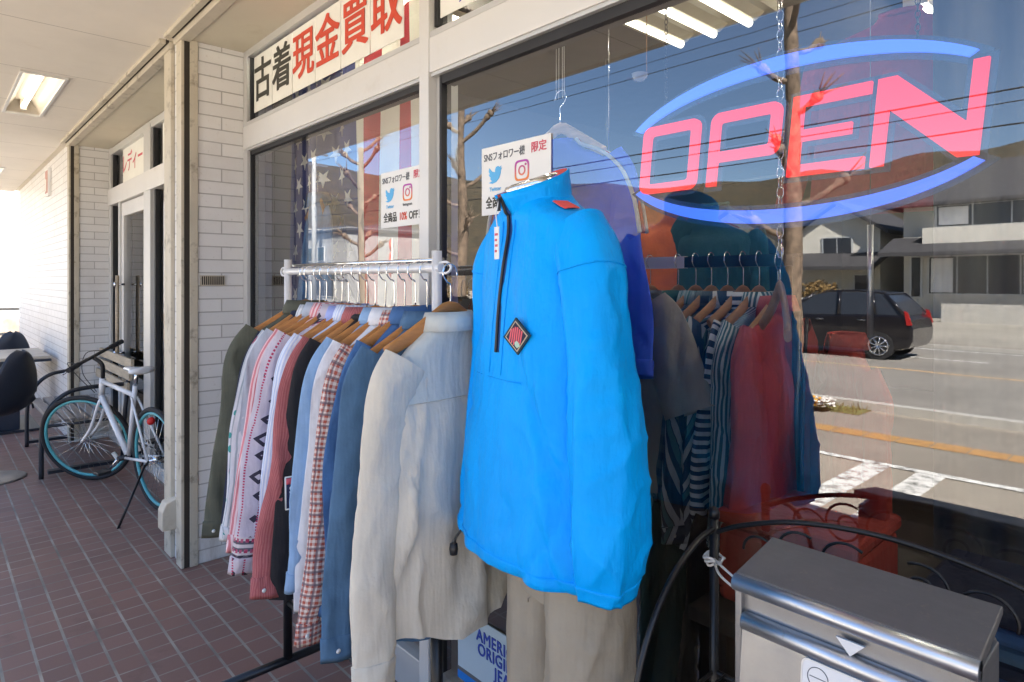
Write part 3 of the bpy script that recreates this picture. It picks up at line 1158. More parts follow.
RAILZ, RY = 1.535, 1.0
NECKZ = RAILZ - 0.145
C = {}
C['olive'] = fabric("sage_wool", (0.095, 0.10, 0.075), rough=0.95)
C['navy'] = fabric("navy_wool", (0.012, 0.018, 0.045))
C['aztec'] = fabric("white_marked_cotton", (0.66, 0.68, 0.72), 'marks', (0.05, 0.32, 0.30), (0.55, 0.10, 0.16), (0.05, 0.5))
C['palegrey'] = fabric("pale_grey_blue_cotton", (0.42, 0.47, 0.55))
C['pink'] = fabric("pink_cotton", (0.66, 0.23, 0.26), 'stripes', (0.78, 0.60, 0.62), None, (0.016, 0.4))
C['border'] = fabric("embroidered_lilac_cotton", (0.56, 0.50, 0.56), 'border', (0.035, 0.03, 0.05), (0.42, 0.035, 0.10), cy_=0.70)
C['peri'] = fabric("periwinkle_cotton", (0.33, 0.40, 0.74))
C['white_blue'] = fabric("pale_blue_white_cotton", (0.52, 0.61, 0.82), 'stripes', (0.74, 0.79, 0.88), None, (0.010, 0.5))
C['rose'] = fabric("dusty_red_cotton", (0.36, 0.095, 0.105), 'stripes', (0.42, 0.14, 0.14), None, (0.006, 0.5), wr=0.5)
C['black'] = fabric("black_jersey", (0.013, 0.013, 0.017))
C['cham'] = fabric("chambray_cotton", (0.25, 0.40, 0.62))
C['whitec'] = fabric("white_cotton", (0.72, 0.74, 0.78))
C['ging'] = fabric("red_check_cotton", (0.45, 0.10, 0.065), 'gingham', (0.74, 0.66, 0.60), (0.12, 0.09, 0.12), (0.0135, 0.5), wr=0.5)
C['denim'] = fabric("mid_blue_denim", (0.055, 0.14, 0.32), fade=0.25)
C['slate'] = fabric("slate_blue_twill", (0.072, 0.155, 0.27), fade=0.16)
C['cream'] = fabric("cream_soft_cotton", (0.67, 0.615, 0.51), fade=0.05, wr=0.3)
C['blend'] = fabric("pale_mint_yoke_cotton", (0.58, 0.59, 0.535), fade=0.06, wr=0.3)

rack = empty("clothes_rail", (0, 0, 0), "white chrome clothes rail on black castor feet outside the shop window", "clothes rail")
X0, X1 = -2.33, -1.385
m = MB()
m.tube([(X0 - 0.02, RY, RAILZ), (X1 + 0.02, RY, RAILZ)], 0.0125, 14)
m.build("rail", M['whitemetal'], rack)
m = MB()
m.tube([(X0, RY + 0.02, RAILZ + 0.022), (X1, RY + 0.02, RAILZ + 0.022)], 0.006, 10)
m.build("upper_rod", M['chrome'], rack)
for x, s in ((X0, -1), (X1, 1)):
    m = MB()
    m.tube([(x, RY, 0.62), (x, RY, RAILZ + 0.045)], 0.0135, 14)
    m.build("post", M['whitemetal'], rack)
    m = MB()
    m.tube([(x, RY, 0.09), (x, RY, 0.63)], 0.0165, 14)
    m.build("lower_post", M['blackmetal'], rack)
    m = MB()
    m.tube(smooth_pts([(x, RY, RAILZ + 0.012), (x + s * 0.045, RY, RAILZ + 0.014), (x + s * 0.062, RY, RAILZ), (x + s * 0.045, RY, RAILZ - 0.014), (x, RY, RAILZ - 0.012)], 6), 0.0035, 8)
    m.build("end_loop", M['whitemetal'], rack)
    ft = MB()
    ft.tube([(x, RY - 0.24, 0.085), (x, RY + 0.24, 0.085)], 0.0155, 12)
    f_ = ft.build("foot_bar", M['blackmetal'], rack)
    for y in (RY - 0.225, RY + 0.225):
        c_ = MB()
        c_.tube([(x - 0.010, y, 0.026), (x + 0.010, y, 0.026)], 0.025, 18)
        c_.build("castor", M['blackplastic'], f_)
        c_ = MB()
        c_.box((x - 0.014, y - 0.012, 0.030), (x + 0.014, y + 0.016, 0.066))
        c_.tube([(x, y, 0.06), (x, y, 0.075)], 0.006, 8)
        c_.build("castor_fork", M['chrome'], f_)
m = MB()
m.tube([(X0, RY, 0.30), (X1, RY, 0.30)], 0.010, 10)
m.build("cross_bar", M['blackmetal'], rack)

RAILG = "shirts on the outside clothes rail"
HG = "wooden hangers on the outside clothes rail"
SH_ = [
    ('olive', 'jacket', "sage green wool jacket, farthest garment on the outside rail", 0.235, 0.80, 0.64, 'shirt'),
    ('navy', 'blazer', "dark navy blazer beside the sage green jacket on the rail", 0.215, 0.66, 0.56, 'crew'),
    ('aztec', 'shirt', "white shirt with teal and red marks and fine stripes", 0.225, 0.72, 0.60, 'shirt'),
    ('palegrey', 'shirt', "pale grey blue shirt behind the pink striped one", 0.225, 0.70, 0.61, 'shirt'),
    ('pink', 'shirt', "pink shirt with thin pale stripes on the rail", 0.222, 0.70, 0.61, 'shirt'),
    ('border', 'shirt', "lilac shirt with black medallions and red embroidered border bands", 0.23, 0.74, 0.66, 'shirt'),
    ('peri', 'shirt', "plain periwinkle blue shirt on the rail", 0.218, 0.70, 0.60, 'shirt'),
    ('white_blue', 'shirt', "very pale blue finely striped shirt next to the dusty red one", 0.232, 0.78, 0.68, 'shirt'),
    ('rose', 'shirt', "dusty red fine corded shirt with a buttoned cuff", 0.232, 0.74, 0.655, 'shirt'),
    ('black', 'sweatshirt', "black sweatshirt with a lettered patch on its sleeve", 0.23, 0.74, 0.66, 'crew'),
    ('cham', 'shirt', "light blue chambray shirt beside the black sweatshirt", 0.212, 0.72, 0.62, 'shirt'),
    ('whitec', 'shirt', "white shirt just showing behind the red check one", 0.218, 0.76, 0.66, 'shirt'),
    ('ging', 'shirt', "red and white check shirt on the rail", 0.23, 0.76, 0.68, 'shirt'),
    ('denim', 'shirt', "mid blue denim shirt squeezed behind the slate one", 0.212, 0.72, 0.62, 'shirt'),
    ('slate', 'shirt', "slate blue twill shirt next to the cream one", 0.235, 0.80, 0.69, 'shirt'),
]
n_ = len(SH_)
for k, (key, kind, lab, w, L, sl, col) in enumerate(SH_):
    x = -2.18 + k * (0.75 / (n_ - 1))
    rnd = random.Random(k + 40)
    rz = R(-90 + rnd.uniform(-5, 5))
    dz = rnd.uniform(-0.012, 0.004)
    t_ = (R(rnd.uniform(-1.2, 1.2)), R(rnd.uniform(-2.5, 2.5)))
    shirt(kind, lab, kind, RAILG, (x, RY, NECKZ + dz), rz, C[key], w - 0.030, 0.024, L, sl, 3 + k, col, 0.018, 0.04, tilt=t_, sr=1.0, fwd=-0.015, spread=0.03 + 0.02 * math.sin(k * 1.7))
    hanger("wooden hanger holding the " + lab.split(' on the rail')[0].split(',')[0].replace('very ', ''), (x, RY, NECKZ - 0.010 + dz), rz, HG, None, 0.155 - dz, t_)
# sleeve patch of the black sweatshirt
bs = [o for o in COL.objects if o.get("label", "").startswith("black sweatshirt")][0]
SX, SRB, SRA = 0.245, 0.075, 0.0245


def wrap(x, lift):
    return SRA * math.sqrt(max(0.05, 1 - ((x - SX) / SRB) ** 2)) + lift


def wrap_mesh(o, lift):
    mw = o.matrix_basis.copy()
    for v in o.data.vertices:
        p = mw @ v.co
        p.y = wrap(p.x, lift) + (p.y - o.location.y)
        v.co = p
    o.matrix_basis = Matrix()


def band(x0, x1, z0, z1, lift, n=10):
    m = MB()
    rows = [[(x0 + (x1 - x0) * q / n, wrap(x0 + (x1 - x0) * q / n, lift), z) for q in range(n + 1)] for z in (z0, z1)]
    m.grid(rows, False, True)
    return m


pp = band(0.202, 0.288, -0.50, -0.412, 0.006).build("patch", plain("navy_patch_cloth", (0.02, 0.025, 0.08), 0.8), bs, solid=0.002)
band(0.206, 0.285, -0.432, -0.416, 0.0078).build("patch_band", M['inkpink'], pp, solid=0.0008)
for b_ in ((0.202, 0.288, -0.502, -0.498), (0.202, 0.288, -0.414, -0.410), (0.285, 0.289, -0.50, -0.412), (0.201, 0.205, -0.50, -0.412)):
    band(*b_, 0.0078).build("patch_edge", M['paper'], pp, solid=0.0008)
for w_, z_, sz in (("STATE", -0.449, 0.027), ("NE:BE", -0.481, 0.029)):
    lt = lettering(w_, sz, M['paper'], "lettering", pp, (0.245, 0, z_), 0.02, 0.85, rot=(R(90), 0, R(180)))
    bpy.context.view_layer.update()
    wrap_mesh(lt, 0.0085)

# nearest shirt, its back to the camera
cr = shirt("shirt", "cream long sleeved shirt with a pale mint yoke, nearest on the rail", "shirt", RAILG, (-1.325, RY - 0.005, NECKZ - 0.008), R(-86), C['cream'], 0.195, 0.045, 0.745, 0.70, 61, 'shirt', 0.030, 0.06, sr=1.5, fwd=0.03, spread=0.035, collar_mat=C['blend'], tilt=(0, R(1)))
yoke_prof = [(0.014, 0.060, 0.041), (-0.001, 0.076, 0.043), (-0.025, 0.104, 0.037), (-0.054, 0.195 * 0.72 + .002, 0.030), (-0.094, 0.195 * 0.90 + .002, 0.027), (-0.144, 0.195 * 0.985 + .002, 0.0285), (-0.175, 0.1975, 0.034)]
r_, u_ = body_rows(yoke_prof, 14, 60, 61, 0.004)
put("yoke", C['blend'], r_, u_, cr)
m = MB()
P = interp(yoke_prof, 14)[-1]
pts = []
for q in range(31):
    th = q / 30 * PI
    pts.append((P[1] * sgn_pow(math.cos(th), SH), P[2] * sgn_pow(math.sin(th), SH) + 0.0012, -0.173 - 0.004 * math.sin(th)))
m.tube(pts, 0.0013, 6)
m.build("yoke_seam", C['cream'], cr)
hanger("wooden hanger holding the cream shirt, hung on the end loop of the rail", (-1.325, RY, NECKZ + 0.006), R(-88), HG, M['hanger'], 0.132)


# ------------------------------------------------------------------ mannequin in the blue pullover
MXX, MYY, MRZ = -1.02, 1.025, R(-13)
NZ = 1.662
man = empty("mannequin", (MXX, MYY, 0), "torso mannequin with a chrome neck cap, dressed in the bright blue jacket", "mannequin", rz=MRZ)
skin = plain("pale_mannequin_plastic", (0.72, 0.60, 0.52), 0.4, var=0.03)
rows = []
for z, w, d, y in ((0.94, .10, .06, 0), (0.98, .13, .075, 0), (1.08, .13, .075, 0), (1.25, .14, .075, 0), (1.40, .15, .075, 0), (1.50, .15, .068, 0), (1.55, .12, .075, 0.005), (1.59, .075, .065, 0.0), (1.63, .060, .060, -0.012), (1.70, .057, .058, -0.022)):
    rows.append([(w * sgn_pow(math.cos(a), .9), y + d * sgn_pow(math.sin(a), .9), z + (0.022 * math.sin(a) if z > 1.6 else 0)) for a in [2 * PI * q / 32 for q in range(32)]])
m = MB()
m.grid(rows, True, True)
m.build("torso", skin, man)
capm = Matrix.Translation((0, -0.024, 1.716)) @ Matrix.Rotation(R(20), 4, 'X')
m = MB()
m.lathe([(0.056, -0.014), (0.062, -0.011), (0.063, 0.006), (0.059, 0.011), (0.05, 0.0115), (0.045, 0.008), (0.030, 0.011), (0.0, 0.013)], (0, 0, 0), 36, capm)
m.build("neck_cap", M['chrome'], man)
m = MB()
m.tube([(0, 0, 0.03), (0, 0, 0.88)], 0.0125, 14)
m.lathe([(0.0, 0.02), (0.03, 0.018), (0.16, 0.012), (0.165, 0.0), (0.0, 0.0)], (0, 0, 0), 36)
m.build("stand", M['chrome'], man)

bluec = NT("bright_blue_nylon")
ob_ = bluec.obj()
bn = bluec.ramp(bluec.noise(ob_, 5, 4, .6), 0.3, 0.7)
bluec.set(Base_Color=bluec.mix(bn, (0.0, 0.34, 0.90), (0.0, 0.40, 1.0)), Roughness=0.5, Specular_IOR_Level=0.14)
h1 = bluec.noise(bluec.obj((1, 1, 0.3)), 15, 4, 0.6)
v1 = bluec.n("TexVoronoi", feature='SMOOTH_F1')
v1.inputs["Scale"].default_value = 26
bluec.l(bluec.obj((1, 1, 0.55)), v1.inputs["Vector"])
h2 = bluec.noise(ob_, 55, 3, 0.6)
bluec.bump(bluec.math('ADD', bluec.math('ADD', h1, bluec.math('MULTIPLY', v1.outputs["Distance"], 0.16)), bluec.math('MULTIPLY', h2, 0.12)), 0.36, 0.03)
BLUE = bluec.m
coral = plain("coral_lining_cloth", (0.78, 0.10, 0.085), 0.8)
jk = empty("pullover_jacket", (MXX, MYY, NZ), "bright blue half zip pullover jacket with coral collar lining on the mannequin", "jacket", rz=MRZ)
JP = [(0.03, 0.066, 0.066), (0.010, 0.084, 0.076), (-0.010, 0.122, 0.082), (-0.030, 0.164, 0.082), (-0.058, 0.194, 0.083), (-0.12, 0.200, 0.094), (-0.26, 0.200, 0.110), (-0.45, 0.214, 0.124), (-0.60, 0.234, 0.138), (-0.70, 0.248, 0.148), (-0.745, 0.250, 0.149), (-0.760, 0.246, 0.146)]
r_, u_ = body_rows(JP, 90, 160, 5, 0.022, 0.0, 0.02, 0.7, 9, 0.9)
put("body", BLUE, r_, u_, jk)
# drawcord hem: a band stitched over the lower edge
out = cuff_rows(r_, 0.030, 1.006, 0.0015)
put("hem_band", BLUE, out, None, jk)
for s in (-1, 1):
    sp = 0.0 if s > 0 else -0.075
    path = [(s * 0.135, 0.004, -0.060), (s * 0.190, 0.0, -0.135), (s * (0.226 + sp * .4), -0.006, -0.32), (s * (0.262 + sp), -0.012, -0.51), (s * (0.278 + sp), -0.020, -0.66), (s * (0.274 + sp), -0.022, -0.745)]
    rad = [(0.060, 0.070), (0.072, 0.062), (0.070, 0.052), (0.084, 0.056), (0.086, 0.056), (0.066, 0.050)]
    r_, u_ = sleeve_rows(path, rad, 31 + s, 0.014, 80, 16, 0.85, 1.45)
    m = MB()
    m.tube([p + (p - sum(r_[17], Vector()) / len(r_[17])).normalized() * 0.001 for p in r_[17]], 0.0016, 6, closed=True)
    m.build("armhole_seam", BLUE, jk)
    put("sleeve", BLUE, r_, u_, jk)
    put("cuff", BLUE, cuff_rows(r_, 0.032, 1.02, 0.001), None, jk)
# funnel collar, open at the front, lining inside


def collar_rows(k, seed, n=44, gap=9):
    rows = []
    for t in (0, 0.25, 0.5, 0.75, 1.0):
        row = []
        for q in range(n + 1):
            a = -PI / 2 + R(gap) + (2 * PI - R(2 * gap)) * q / n
            fr = 0.5 - 0.5 * math.sin(a)          # 1 at front
            opn = 1 + 0.30 * t * fr
            rx, ry = 0.073 * k * (1 + .02 * t), 0.073 * k * opn
            z = 0.010 - 0.036 * fr + t * (0.085 - 0.034 * fr)
            wv = 1 + 0.02 * noise.noise((math.cos(a) * 2 + seed, math.sin(a) * 2, t * 3))
            row.append((rx * wv * math.cos(a), ry * wv * math.sin(a) - 0.012 * t - 0.004, z))
        rows.append(row)
    return rows


put("collar", BLUE, collar_rows(1.0, 2), None, jk, False, solid=0.004)
put("collar_lining", coral, collar_rows(0.945, 2), None, jk, False, solid=0.002)


def body_y(x, z):
    """front surface of the jacket at x, z"""
    for i in range(len(JP) - 1):
        if JP[i][0] >= z >= JP[i + 1][0]:
            t = (JP[i][0] - z) / (JP[i][0] - JP[i + 1][0])
            w = JP[i][1] * (1 - t) + JP[i + 1][1] * t
            d = JP[i][2] * (1 - t) + JP[i + 1][2] * t
            c = min(0.999, abs(x) / w) ** (1 / SH)
            return -d * (math.sqrt(max(0, 1 - c * c))) ** SH
    return -0.13


zp = [(0.0, -0.104, 0.022), (0.0, -0.092, 0.01), (0.0, -0.092, -0.012)] + [(0.002 * math.sin(q), body_y(0, -0.02 - q * 0.037) - 0.0035, -0.02 - q * 0.037) for q in range(9)]
m = MB()
m.tube(smooth_pts(zp[:1] + zp[2:], 4), 0.0042, 8, flat=0.7)
zo = m.build("zip", M['blackplastic'], jk)
m = MB()
m.tube(smooth_pts([(x, y + 0.0042, z) for x, y, z in (zp[:1] + zp[2:])], 4), 0.013, 8, flat=0.12, side=(1, 0, 0))
m.build("zip_tape", plain("navy_zip_tape", (0.005, 0.05, 0.20), 0.7), zo)
m = MB()
for sx in (-1, 1):
    m.tube([(sx * 0.026, body_y(0.026, -0.03 - q * 0.037) - 0.0012, -0.03 - q * 0.037) for q in range(10)], 0.0011, 5)
m.tube([(-0.10 + q * 0.02, body_y(-0.10 + q * 0.02, -0.372) - 0.001, -0.372) for q in range(11)], 0.0012, 5)
m.build("front_seam", BLUE, jk)
m = MB()
m.box((-0.005, -0.112, -0.010), (0.005, -0.106, 0.018))
m.build("zip_pull", M['blackplastic'], jk, 0.001)
m = MB()
m.tube([(0.002, -0.110, 0.015), (0.004, -0.118, -0.02), (0.008, -0.116, -0.05)], 0.0012, 6)
tg = m.build("tag_loop", M['paper'], jk)
bx((-0.003, -0.118, -0.115, 0.017, -0.1165, -0.045)).build("price_tag", M['paper'], tg)
m = MB()
for k, (a, b) in enumerate(((0.000, .013), (0.0, .010), (0.001, .012), (0.0, .009))):
    m.box((a, -0.1188, -0.064 - k * .012), (b, -0.1178, -0.059 - k * .012))
m.build("tag_print", M['inkpink'], tg)
# coral shoulder inserts beside the collar
for s in (-1, 1):
    m = MB()
    pts = [(0.095, -0.034), (0.136, -0.028), (0.130, 0.016), (0.097, 0.004)]
    k0 = len(m.v)
    import itertools
    rows = []
    for a in range(7):
        row = []
        for b in range(7):
            u, v = a / 6, b / 6
            x = (pts[0][0] * (1 - u) + pts[1][0] * u) * (1 - v) + (pts[3][0] * (1 - u) + pts[2][0] * u) * v
            y = (pts[0][1] * (1 - u) + pts[1][1] * u) * (1 - v) + (pts[3][1] * (1 - u) + pts[2][1] * u) * v
            # height of the shoulder surface at x, y
            best = -0.03
            for i in range(len(JP) - 1):
                for t in (0, .1, .2, .3, .4, .5, .6, .7, .8, .9):
                    w = JP[i][1] * (1 - t) + JP[i + 1][1] * t
                    d = JP[i][2] * (1 - t) + JP[i + 1][2] * t
                    if (abs(x) / w) ** 2.5 + (abs(y) / d) ** 2.5 >= 1:
                        best = JP[i][0] * (1 - t) + JP[i + 1][0] * t
            row.append((s * x, y, best + 0.004))
        rows.append(row)
    m.grid(rows, False, True)
    m.build("shoulder_insert", coral, jk, solid=0.003, sub=1)
# woven diamond patch on the chest
pc = Vector((0.090, body_y(0.090, -0.275) - 0.008, -0.275))
dx = Vector((0.02, body_y(0.100, -0.275) - body_y(0.080, -0.275), 0)).normalized()
nrm = dx.cross(Vector((0, 0, 1))).normalized()
pm = Matrix((( *dx, 0), (0, 0, 0, 0), (0, 0, 0, 0), (0, 0, 0, 1)))
pmx = Matrix.Identity(4)
for i in range(3):
    pmx[i][0] = dx[i]
    pmx[i][1] = nrm[i]
    pmx[i][2] = (0, 0, 1)[i]
pmx.translation = pc
DI = [(0.0, 0.036), (0.036, 0.0), (0.0, -0.036), (-0.036, 0.0)]
DI = [(-0.003, 0.038), (0.042, 0.004), (0.003, -0.038), (-0.042, -0.004)]


def dia(k):
    return [(a * k, b * k) for a, b in DI]


m = MB()
m.prism(dia(1.0), 0.0, 0.004, 'Y', pmx)
pb = m.build("chest_patch", plain("dark_teal_patch", (0.012, 0.04, 0.055), 0.8), jk)
for nm, mt, k, y0 in (("patch_border", plain("tan_thread", (0.55, 0.42, 0.30), 0.8), 0.84, 0.0046), ("patch_ground", plain("dark_patch_ground", (0.02, 0.02, 0.045), 0.8), 0.75, 0.0052)):
    m = MB()
    m.prism(dia(k), 0.0, y0, 'Y', pmx)
    m.build(nm, mt, pb)
m = MB()
for q in range(6):
    x = -0.017 + q * 0.0066
    L = 0.021 - 0.45 * abs(x)
    z0 = 0.0 - x * 0.1
    m.prism([(x - .0023 - .003, z0 - L), (x + .0018 - .003, z0 - L * .9), (x + .0023 + .003, z0 + L * .9), (x - .0018 + .003, z0 + L)], 0.0, 0.0058, 'Y', pmx)
m.build("patch_stripe", plain("salmon_thread", (0.75, 0.13, 0.16), 0.8), pb)
m = MB()
m.prism([(-0.002, -0.019), (0.004, -0.024), (0.013, -0.019), (0.010, -0.013), (0.003, -0.009), (-0.003, -0.013)], 0.0, 0.0064, 'Y', pmx)
m.build("patch_figure", plain("mint_thread", (0.45, 0.62, 0.50), 0.8), pb)
# drawcord with toggle at the hem
m = MB()
m.tube(smooth_pts([(-0.165, -0.115, -0.750), (-0.172, -0.132, -0.775), (-0.175, -0.134, -0.79)], 5), 0.003, 6)
dc = m.build("drawcord", M['blackplastic'], jk)
m = MB()
m.lathe([(0, 0.016), (0.009, 0.013), (0.011, 0), (0.009, -0.013), (0, -0.016)], (-0.177, -0.136, -0.803), 12)
m.build("toggle", M['blackplastic'], dc)

khaki = fabric("khaki_cotton_twill", (0.36, 0.31, 0.235), fade=0.06, wr=0.3)
tr = empty("trousers", (MXX + 0.050, MYY + 0.04, 0), "khaki beige trousers under the bright blue jacket", "trousers", rz=MRZ)
rows = []
for z, w, d in ((0.99, .15, .095), (0.93, .155, .100), (0.87, .160, .105), (0.82, .158, .102)):
    rows.append([(w * sgn_pow(math.cos(a), .85), d * sgn_pow(math.sin(a), .85), z) for a in [2 * PI * q / 40 for q in range(40)]])
put("waist", khaki, rows, None, tr)
for s in (-1, 1):
    path = [(s * 0.076, 0, 0.88), (s * 0.080, -0.004, 0.76), (s * 0.088, -0.006, 0.55), (s * 0.092, 0.0, 0.30), (s * 0.093, 0.004, 0.05)]
    rad = [(0.106, 0.086), (0.104, 0.084), (0.098, 0.080), (0.090, 0.077), (0.086, 0.076)]
    r_, u_ = sleeve_rows(path, rad, 90 + s, 0.012, 60, 16, 0.9, 1.15)
    m = MB()
    m.tube([r_[q][45 if s > 0 else 15] * 1.0 + Vector((s * 0.0008, 0, 0)) for q in range(0, len(r_), 2)], 0.0014, 5)
    m.build("side_seam", khaki, tr)
    m = MB()
    m.tube([r_[q][(40 if s > 0 else 20) - (1 if s > 0 else -1) * (q // 3)] + Vector((s * 0.001, -0.0015, 0)) for q in range(2, 14)], 0.0016, 5)
    m.build("pocket_seam", khaki, tr)
    put("leg", khaki, r_, u_, tr)


# ------------------------------------------------------------------ signs on the windows
def embolden(lt, ex, ez):
    """heavier strokes: the outline laid over itself with small shifts, each layer a hair proud of the last"""
    base_v = [v.co.copy() for v in lt.data.vertices]
    base_f = [tuple(p.vertices) for p in lt.data.polygons]
    vv, ff = [], []
    for q, (dx, dz) in enumerate(((0, 0), (1, 0), (-1, 0), (0, 1), (0, -1), (.9, .9), (-.9, -.9), (-.9, .9), (.9, -.9))):
        o0 = len(vv)
        vv += [(v.x + dx * ex, v.y + dz * ez, v.z + q * 0.00012) for v in base_v]
        ff += [tuple(i + o0 for i in f) for f in base_f]
    me = bpy.data.meshes.new("lettering")
    me.from_pydata(vv, [], ff)
    me.materials.append(lt.data.materials[0])
    lt.data = me


SGY = YG - 0.008
for k, ch in enumerate("古着現金買取"):
    x = -3.52 + 0.247 * k
    nm = ["black character for old", "black character for wear", "red first character for cash", "red second character for cash", "red first character for buying", "red second character for buying"][k]
    s_ = empty("window_card", (x + 0.122, SGY, 2.565), f"white card with a {nm} behind the high window over the flag", "sign", "character cards behind the high window")
    bx((-0.1205, 0, -0.150, 0.1205, 0.003, 0.150)).build("card", M['papergrey'], s_)
    # heavy brush weight: the strokes laid over each other, each a hair proud of the last
    lt = lettering(ch, 0.236, M['ink'] if k < 2 else M['inkred'], "lettering", s_, (0, -0.002, -0.004), 0.0, 1.0)
    embolden(lt, 0.0045, 0.0035)
s_ = empty("window_card", (-1.60, SGY, 2.565), "blank white card behind the high window right of the mullion", "sign")
bx((-0.21, 0, -0.150, 0.34, 0.003, 0.150)).build("card", M['papergrey'], s_)
m = MB()
m.prism([(-0.10, -0.13), (-0.075, -0.12), (-0.03, -0.03), (-0.05, -0.02)], -0.003, -0.001, 'Y')
m.build("lettering", M['inkblue'], s_)
s_ = empty("window_card", (-6.28, 1.338, 2.55), "white card with thin pink katakana above the glass door", "sign")
bx((-0.45, 0, -0.15, 0.47, 0.003, 0.16)).build("card", M['papergrey'], s_)
lettering("レディース", 0.19, M['inkpink'], "lettering", s_, (0.0, -0.002, 0.0), 0.006, 1.0)
s_ = empty("window_card", (-4.95, 1.338, 2.55), "white card with dark marks in the high window right of the glass door", "sign")
bx((-0.45, 0, -0.15, 0.47, 0.003, 0.16)).build("card", M['papergrey'], s_)
lettering("古着", 0.26, M['ink'], "lettering", s_, (-0.05, -0.002, 0.0), 0.012, 1.0)


def bird(cx, cz, sc):
    pts = [(-.50, -.36), (-.22, -.42), (.08, -.36), (.30, -.18), (.42, .06), (.43, .20), (.52, .32), (.40, .30), (.47, .42), (.34, .37), (.22, .44), (.07, .40), (-.01, .26), (.0, .15), (-.24, .20), (-.46, .40), (-.50, .22), (-.41, .08), (-.50, .09), (-.42, -.05), (-.31, -.12), (-.41, -.13), (-.30, -.25), (-.22, -.28)]
    return [(cx + a * sc, cz + b * sc) for a, b in pts]


def ring2d(m, cx, cz, r0, r1, y0, y1, sq=1.0, n=40):
    """ring (round: sq=1, squarish: sq<1) in the XZ plane with thickness"""
    lo = []
    for rr in (r0, r1):
        lo.append([(cx + rr * sgn_pow(math.cos(2 * PI * q / n), sq), cz + rr * sgn_pow(math.sin(2 * PI * q / n), sq)) for q in range(n)])
    k = len(m.v)
    for y in (y0, y1):
        for loop in lo:
            m.v += [Vector((a, y, b)) for a, b in loop]
    for q in range(n):
        r = (q + 1) % n
        m.face((k + q, k + r, k + n + r, k + n + q))
        m.face((k + 2 * n + q, k + 3 * n + q, k + 3 * n + r, k + 2 * n + r))
        m.face((k + n + q, k + n + r, k + 3 * n + r, k + 3 * n + q))
        m.face((k + q, k + 2 * n + q, k + 2 * n + r, k + r))


igm = NT("pink_purple_logo_ink")
uv_, u_, v_ = igm.uv()
gr = igm.ramp(v_, -0.02, 0.03)
igm.set(Base_Color=igm.mix(gr, (0.80, 0.24, 0.06), (0.42, 0.06, 0.42)), Roughness=0.6)


def poster(x, z, label):
    p = empty("window_poster", (x, YG - 0.004, z), label, "poster", "discount posters on the shop window")
    bx((-0.155, 0, -0.108, 0.155, 0.0015, 0.108)).build("sheet", M['paper'], p)
    lettering("SNSフォロワー様", 0.031, M['inkgrey'], "lettering", p, (-0.048, -0.001, 0.074), 0.014, 0.80)
    lettering("限定", 0.033, M['inkpink'], "lettering", p, (0.106, -0.001, 0.076), 0.018, 1.0)
    lettering("全商品", 0.040, M['ink'], "lettering", p, (-0.086, -0.001, -0.072), 0.02, 0.80)
    lettering("10%", 0.040, M['inkred'], "lettering", p, (0.004, -0.001, -0.072), 0.02, 0.80)
    lettering("OFF！", 0.040, M['ink'], "lettering", p, (0.090, -0.001, -0.072), 0.02, 0.85)
    m = MB()
    m.prism(bird(-0.088, 0.016, 0.062), -0.0015, -0.0002, 'Y')
    m.build("bird_logo", M['birdblue'], p)
    lettering("Twitter", 0.018, M['birdblue'], "lettering", p, (-0.088, -0.001, -0.028), 0.01)
    m = MB()
    ring2d(m, 0, 0, 0.0255, 0.0315, -0.0015, -0.0002, 0.45)
    ring2d(m, 0, 0, 0.0105, 0.0155, -0.0015, -0.0002, 1.0)
    m.lathe([(0, 0.0015), (0.0038, 0.0015), (0.0038, 0)], (0, 0, 0), 12, Matrix.Translation((0.0165, 0, 0.0165)) @ Matrix.Rotation(R(90), 4, 'X'))
    m.build("camera_logo", igm.m, p, loc=(0.034, 0, 0.016))
    lettering("Instagram", 0.016, M['inkgrey'], "lettering", p, (0.034, -0.001, -0.028), 0.005)


poster(-2.055, 1.815, "white discount poster with bird and camera logos below the striped flag")
poster(-1.435, 1.818, "white discount poster partly hidden by the collar of the blue jacket")

ad = empty("window_poster", (-1.50, YG - 0.008, 0.225), "pale blue poster with blue capitals low in the window behind the trousers", "poster")
bx((-0.21, 0, -0.055, 0.30, 0.004, 0.178)).build("sheet", M['paperblue'], ad)
for tx, tz, cx_ in (("AMERICA'S", 0.128, 0.012), ("ORIGINAL", 0.084, 0.012), ("JEANS", 0.038, 0.045)):
    embolden(lettering(tx, 0.053, M['inkblue'], "lettering", ad, (cx_, -0.001, tz), 0.0, 0.90, space=1.08), 0.0011, 0.0008)
bx((-0.21, -0.001, -0.028, 0.30, 0.0, -0.016)).build("poster_line", M['inkgrey'], ad)
bx((-0.21, -0.0015, -0.055, 0.30, 0.0, -0.028)).build("poster_foot", M['brightblue'], ad)

# ------------------------------------------------------------------ lit OPEN sign
SY = YG + 0.06
op = empty("open_sign", (-0.635, SY, 1.81), "lit sign reading OPEN in red with blue arcs inside the window", "neon sign")
RED = emit("red_light_strip", (1.0, 0.014, 0.018), 0.14)
BLU = emit("blue_light_strip", (0.07, 0.19, 1.0), 0.14)
ACR = film("smoky_blue_acrylic", (0.05, 0.13, 0.22), 0.45)


def rrect(x0, x1, z0, z1, r, sh, n=5):
    pts = []
    for cx, cz, a0 in ((x1 - r, z1 - r, 0), (x0 + r, z1 - r, 90), (x0 + r, z0 + r, 180), (x1 - r, z0 + r, 270)):
        for q in range(n + 1):
            a = R(a0 + 90 * q / n)
            pts.append((cx + r * math.cos(a), cz + r * math.sin(a)))
    return [(a + sh * b, b) for a, b in pts]


